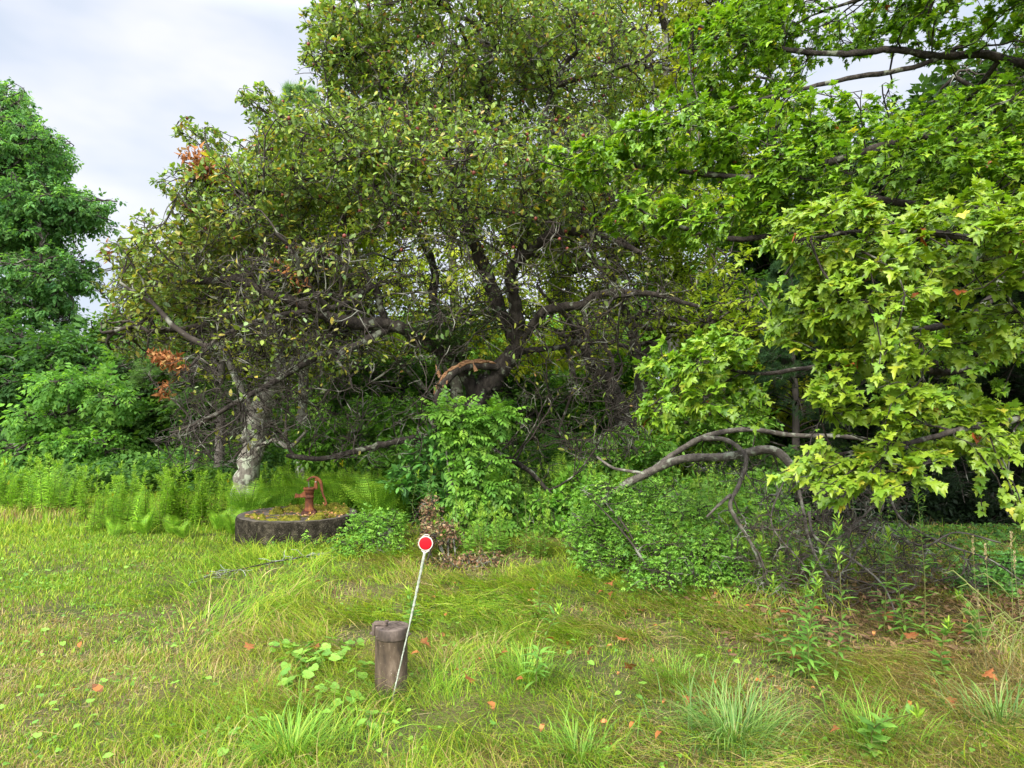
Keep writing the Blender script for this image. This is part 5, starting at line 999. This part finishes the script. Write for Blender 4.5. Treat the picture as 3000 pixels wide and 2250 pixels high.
mb = MB(); mb.add(*box(-.022, -.004, -.012, .012, .388, .412, .003)); mb.build('clevis', M['rustdark'], pe, False)

# ------------------------------------------------------------------ capped pipe
M['brownpaint'] = noisemat('weathered brown paint', [(.3, (.018, .012, .007)), (.43, (.055, .038, .024)), (.56, (.095, .066, .042)), (.7, (.17, .125, .085))], 14, .8, .7, 120, (1, 1, .35), (.66, .72, (.30, .25, .18)), 75, dist=.0015, spec=.35)
M['capmetal'] = noisemat('weathered cap', [(.3, (.02, .015, .011)), (.5, (.07, .05, .037)), (.7, (.16, .12, .092))], 16, .65, .5, 100, (1, 1, .5), (.62, .68, (.05, .035, .03)), 28, dist=.0015, spec=.4)
qe = empty('well_pipe', (PIPEC[0], PIPEC[1], 0), R(-6)); tag(qe, 'short brown painted steel well pipe with a bolted locking cap standing in the grass', 'pipe')
PH = .385
mb = MB(); mb.add(*lathe([(.0855, -.05), (.0855, .05), (.086, .2), (.0855, PH - .075), (.0885, PH - .070), (.0885, PH - .055), (.084, PH - .05)], 64)); mb.build('casing', M['brownpaint'], qe)
mb = MB(); mb.add(*box(-.0965, -.084, -.012, .004, -.02, PH - .05, .002)); mb.build('side_strip', M['brownpaint'], qe, False)
mb = MB(); V, F = lathe([(.086, PH - .062), (.0925, PH - .062), (.0935, PH - .056), (.0935, PH - .004), (.0915, PH), (.085, PH + .0005), (0, PH + .001)], 72); mb.add(V, F); cap = mb.build('cap', M['capmetal'], qe)
for xo in (-.01, .012, .030):
    mb = MB(); V, F = box(xo - .0013, xo + .0013, -.07, .07, PH - .001, PH + .0028, .0005); mb.add(V @ np.array([[math.cos(.5), -math.sin(.5), 0], [math.sin(.5), math.cos(.5), 0], [0, 0, 1]]), F); mb.build('rib', M['capmetal'], cap, False)
mb = MB(); mb.add(*prism([(-.113, PH - .055), (-.113, PH + .012), (-.102, PH + .024), (-.035, PH + .022), (-.028, PH + .014), (-.028, PH + .003), (-.094, PH + .004), (-.0955, PH - .055)], -.020, .014, .003)); la = mb.build('locking_arm', M['capmetal'], qe, False)
mb = MB(); V, F = lathe([(0, 0), (.012, 0), (.012, .009), (.006, .010), (0, .012)], 6); mb.add(V[:, [0, 1, 2]] + [-.032, .0, PH + .020], F); mb.build('bolt', M['capmetal'], la, False)
for s, zz in ((-1, PH - .045), (1, PH - .04)):
    mb = MB(); V, F = lathe([(0, 0), (.0105, 0), (.0105, .009), (.005, .010), (.005, .016), (0, .017)], 6); V = V[:, [2, 1, 0]]; V[:, 0] = V[:, 0] * s + (.0935 if s > 0 else -.112); mb.add(V + [0, -.005, zz], F); mb.build('bolt', M['capmetal'], qe, False)
mb = MB(); V, F = lathe([(0, 0), (.006, 0), (.006, .008), (.003, .009), (0, .010)], 8); V = V[:, [0, 2, 1]] * [1, -1, 1]; mb.add(V + [-.068, -.064, PH - .04], F); mb.build('set_screw', M['capmetal'], qe, False)

# ------------------------------------------------------------------ red reflector on a leaning rod
b = np.array([P(1143, 2040, 3.76)[0], 3.76, -.02]); tp = P(1244, 1620, 3.93); ctr = P(1247, 1592, 3.94)
re_ = empty('driveway_reflector', (b[0], b[1], 0)); tag(re_, 'round red reflector with white rim on a thin leaning lichen crusted rod', 'reflector'); B0 = np.array([b[0], b[1], 0])
M['lichenrod'] = noisemat('lichen crusted rod', [(.3, (.10, .11, .07)), (.5, (.27, .29, .22)), (.7, (.42, .44, .36))], 60, .95, 1., 160, dist=.003)
M['white'] = noisemat('white plastic', [(.3, (.36, .33, .28)), (.7, (.52, .49, .42))], 12, .5, .1)
q = spline([b, b * .45 + tp * .55 + [.004, 0, 0], tp], 90); t = np.linspace(0, 1, 90)
rr = .0042 + .0026 * sstep(.42, .6, t) * (.6 + rng.random(90)) ; V, F = tubes(q[None], rr[None], 8); V += rng.normal(size=V.shape) * .0007; mb = MB(); mb.add(V - B0, F); mb.build('rod', M['lichenrod'], re_)
fw = norm(np.array([0., 0, CAM_H]) - ctr); fw = norm(fw * [1, 1, .25] + [-.12, 0, 0]); ux = norm(np.cross([0, 0, 1.], fw)); uz = np.cross(fw, ux); ax_ = norm(tp - b); 
def face(V): return V[:, 0:1] * ux + V[:, 1:2] * uz + V[:, 2:3] * fw + ctr - B0
V, F = lathe([(.0365, .0045), (.0405, .006), (.0425, .003), (.0425, -.004), (.039, -.006), (0, -.006)], 48); mb = MB(); mb.add(face(V), F)
mb.build('rim', M['white'], re_)
V, F = lathe([(.0368, -.001), (.0365, .003), (.03, .0042), (.015, .0048), (0, .005)], 48); mb = MB(); mb.add(face(V), F)
m, N, L = newmat('red reflector'); o_ = N('ShaderNodeOutputMaterial'); b_ = N('ShaderNodeBsdfPrincipled'); L(b_.outputs[0], o_.inputs[0]); b_.inputs['Base Color'].default_value = (.40, .002, .008, 1); b_.inputs['Roughness'].default_value = .5; b_.inputs['Specular IOR Level'].default_value = .2
tc = N('ShaderNodeTexCoord'); vo = N('ShaderNodeTexVoronoi'); vo.inputs['Scale'].default_value = 420; L(tc.outputs['Object'], vo.inputs['Vector']); bu = N('ShaderNodeBump'); bu.inputs['Strength'].default_value = .3; bu.inputs['Distance'].default_value = .001; L(vo.outputs['Distance'], bu.inputs['Height']); L(bu.outputs[0], b_.inputs['Normal'])
mb.build('reflector_disc', m, re_)
mb = MB()
for s in (-1, 1):
    f0 = face(np.array([[s * .022, -.040, 0.]]))[0]; V, F = tubes(np.array([[f0, (f0 + tp - B0) / 2 + [s * .001, 0, 0], tp - B0]]), np.array([[.0035, .0035, .005]]), 6); mb.add(V, F)
V, F = tubes(np.array([[tp - B0 - ax_ * .03, tp - B0, tp - B0 + ax_ * .008]]), np.array([[.0065, .0075, .004]]), 8); mb.add(V, F); mb.build('neck', M['white'], re_)
aa = np.linspace(.15, math.pi - .15, 12); V, F = tubes(face(np.stack([np.cos(aa) * .017 + .004, .0405 + np.sin(aa) * .009, 0 * aa], 1))[None], np.full((1, 12), .0022), 6); mb = MB(); mb.add(V, F); mb.build('hanging_loop', M['white'], re_)
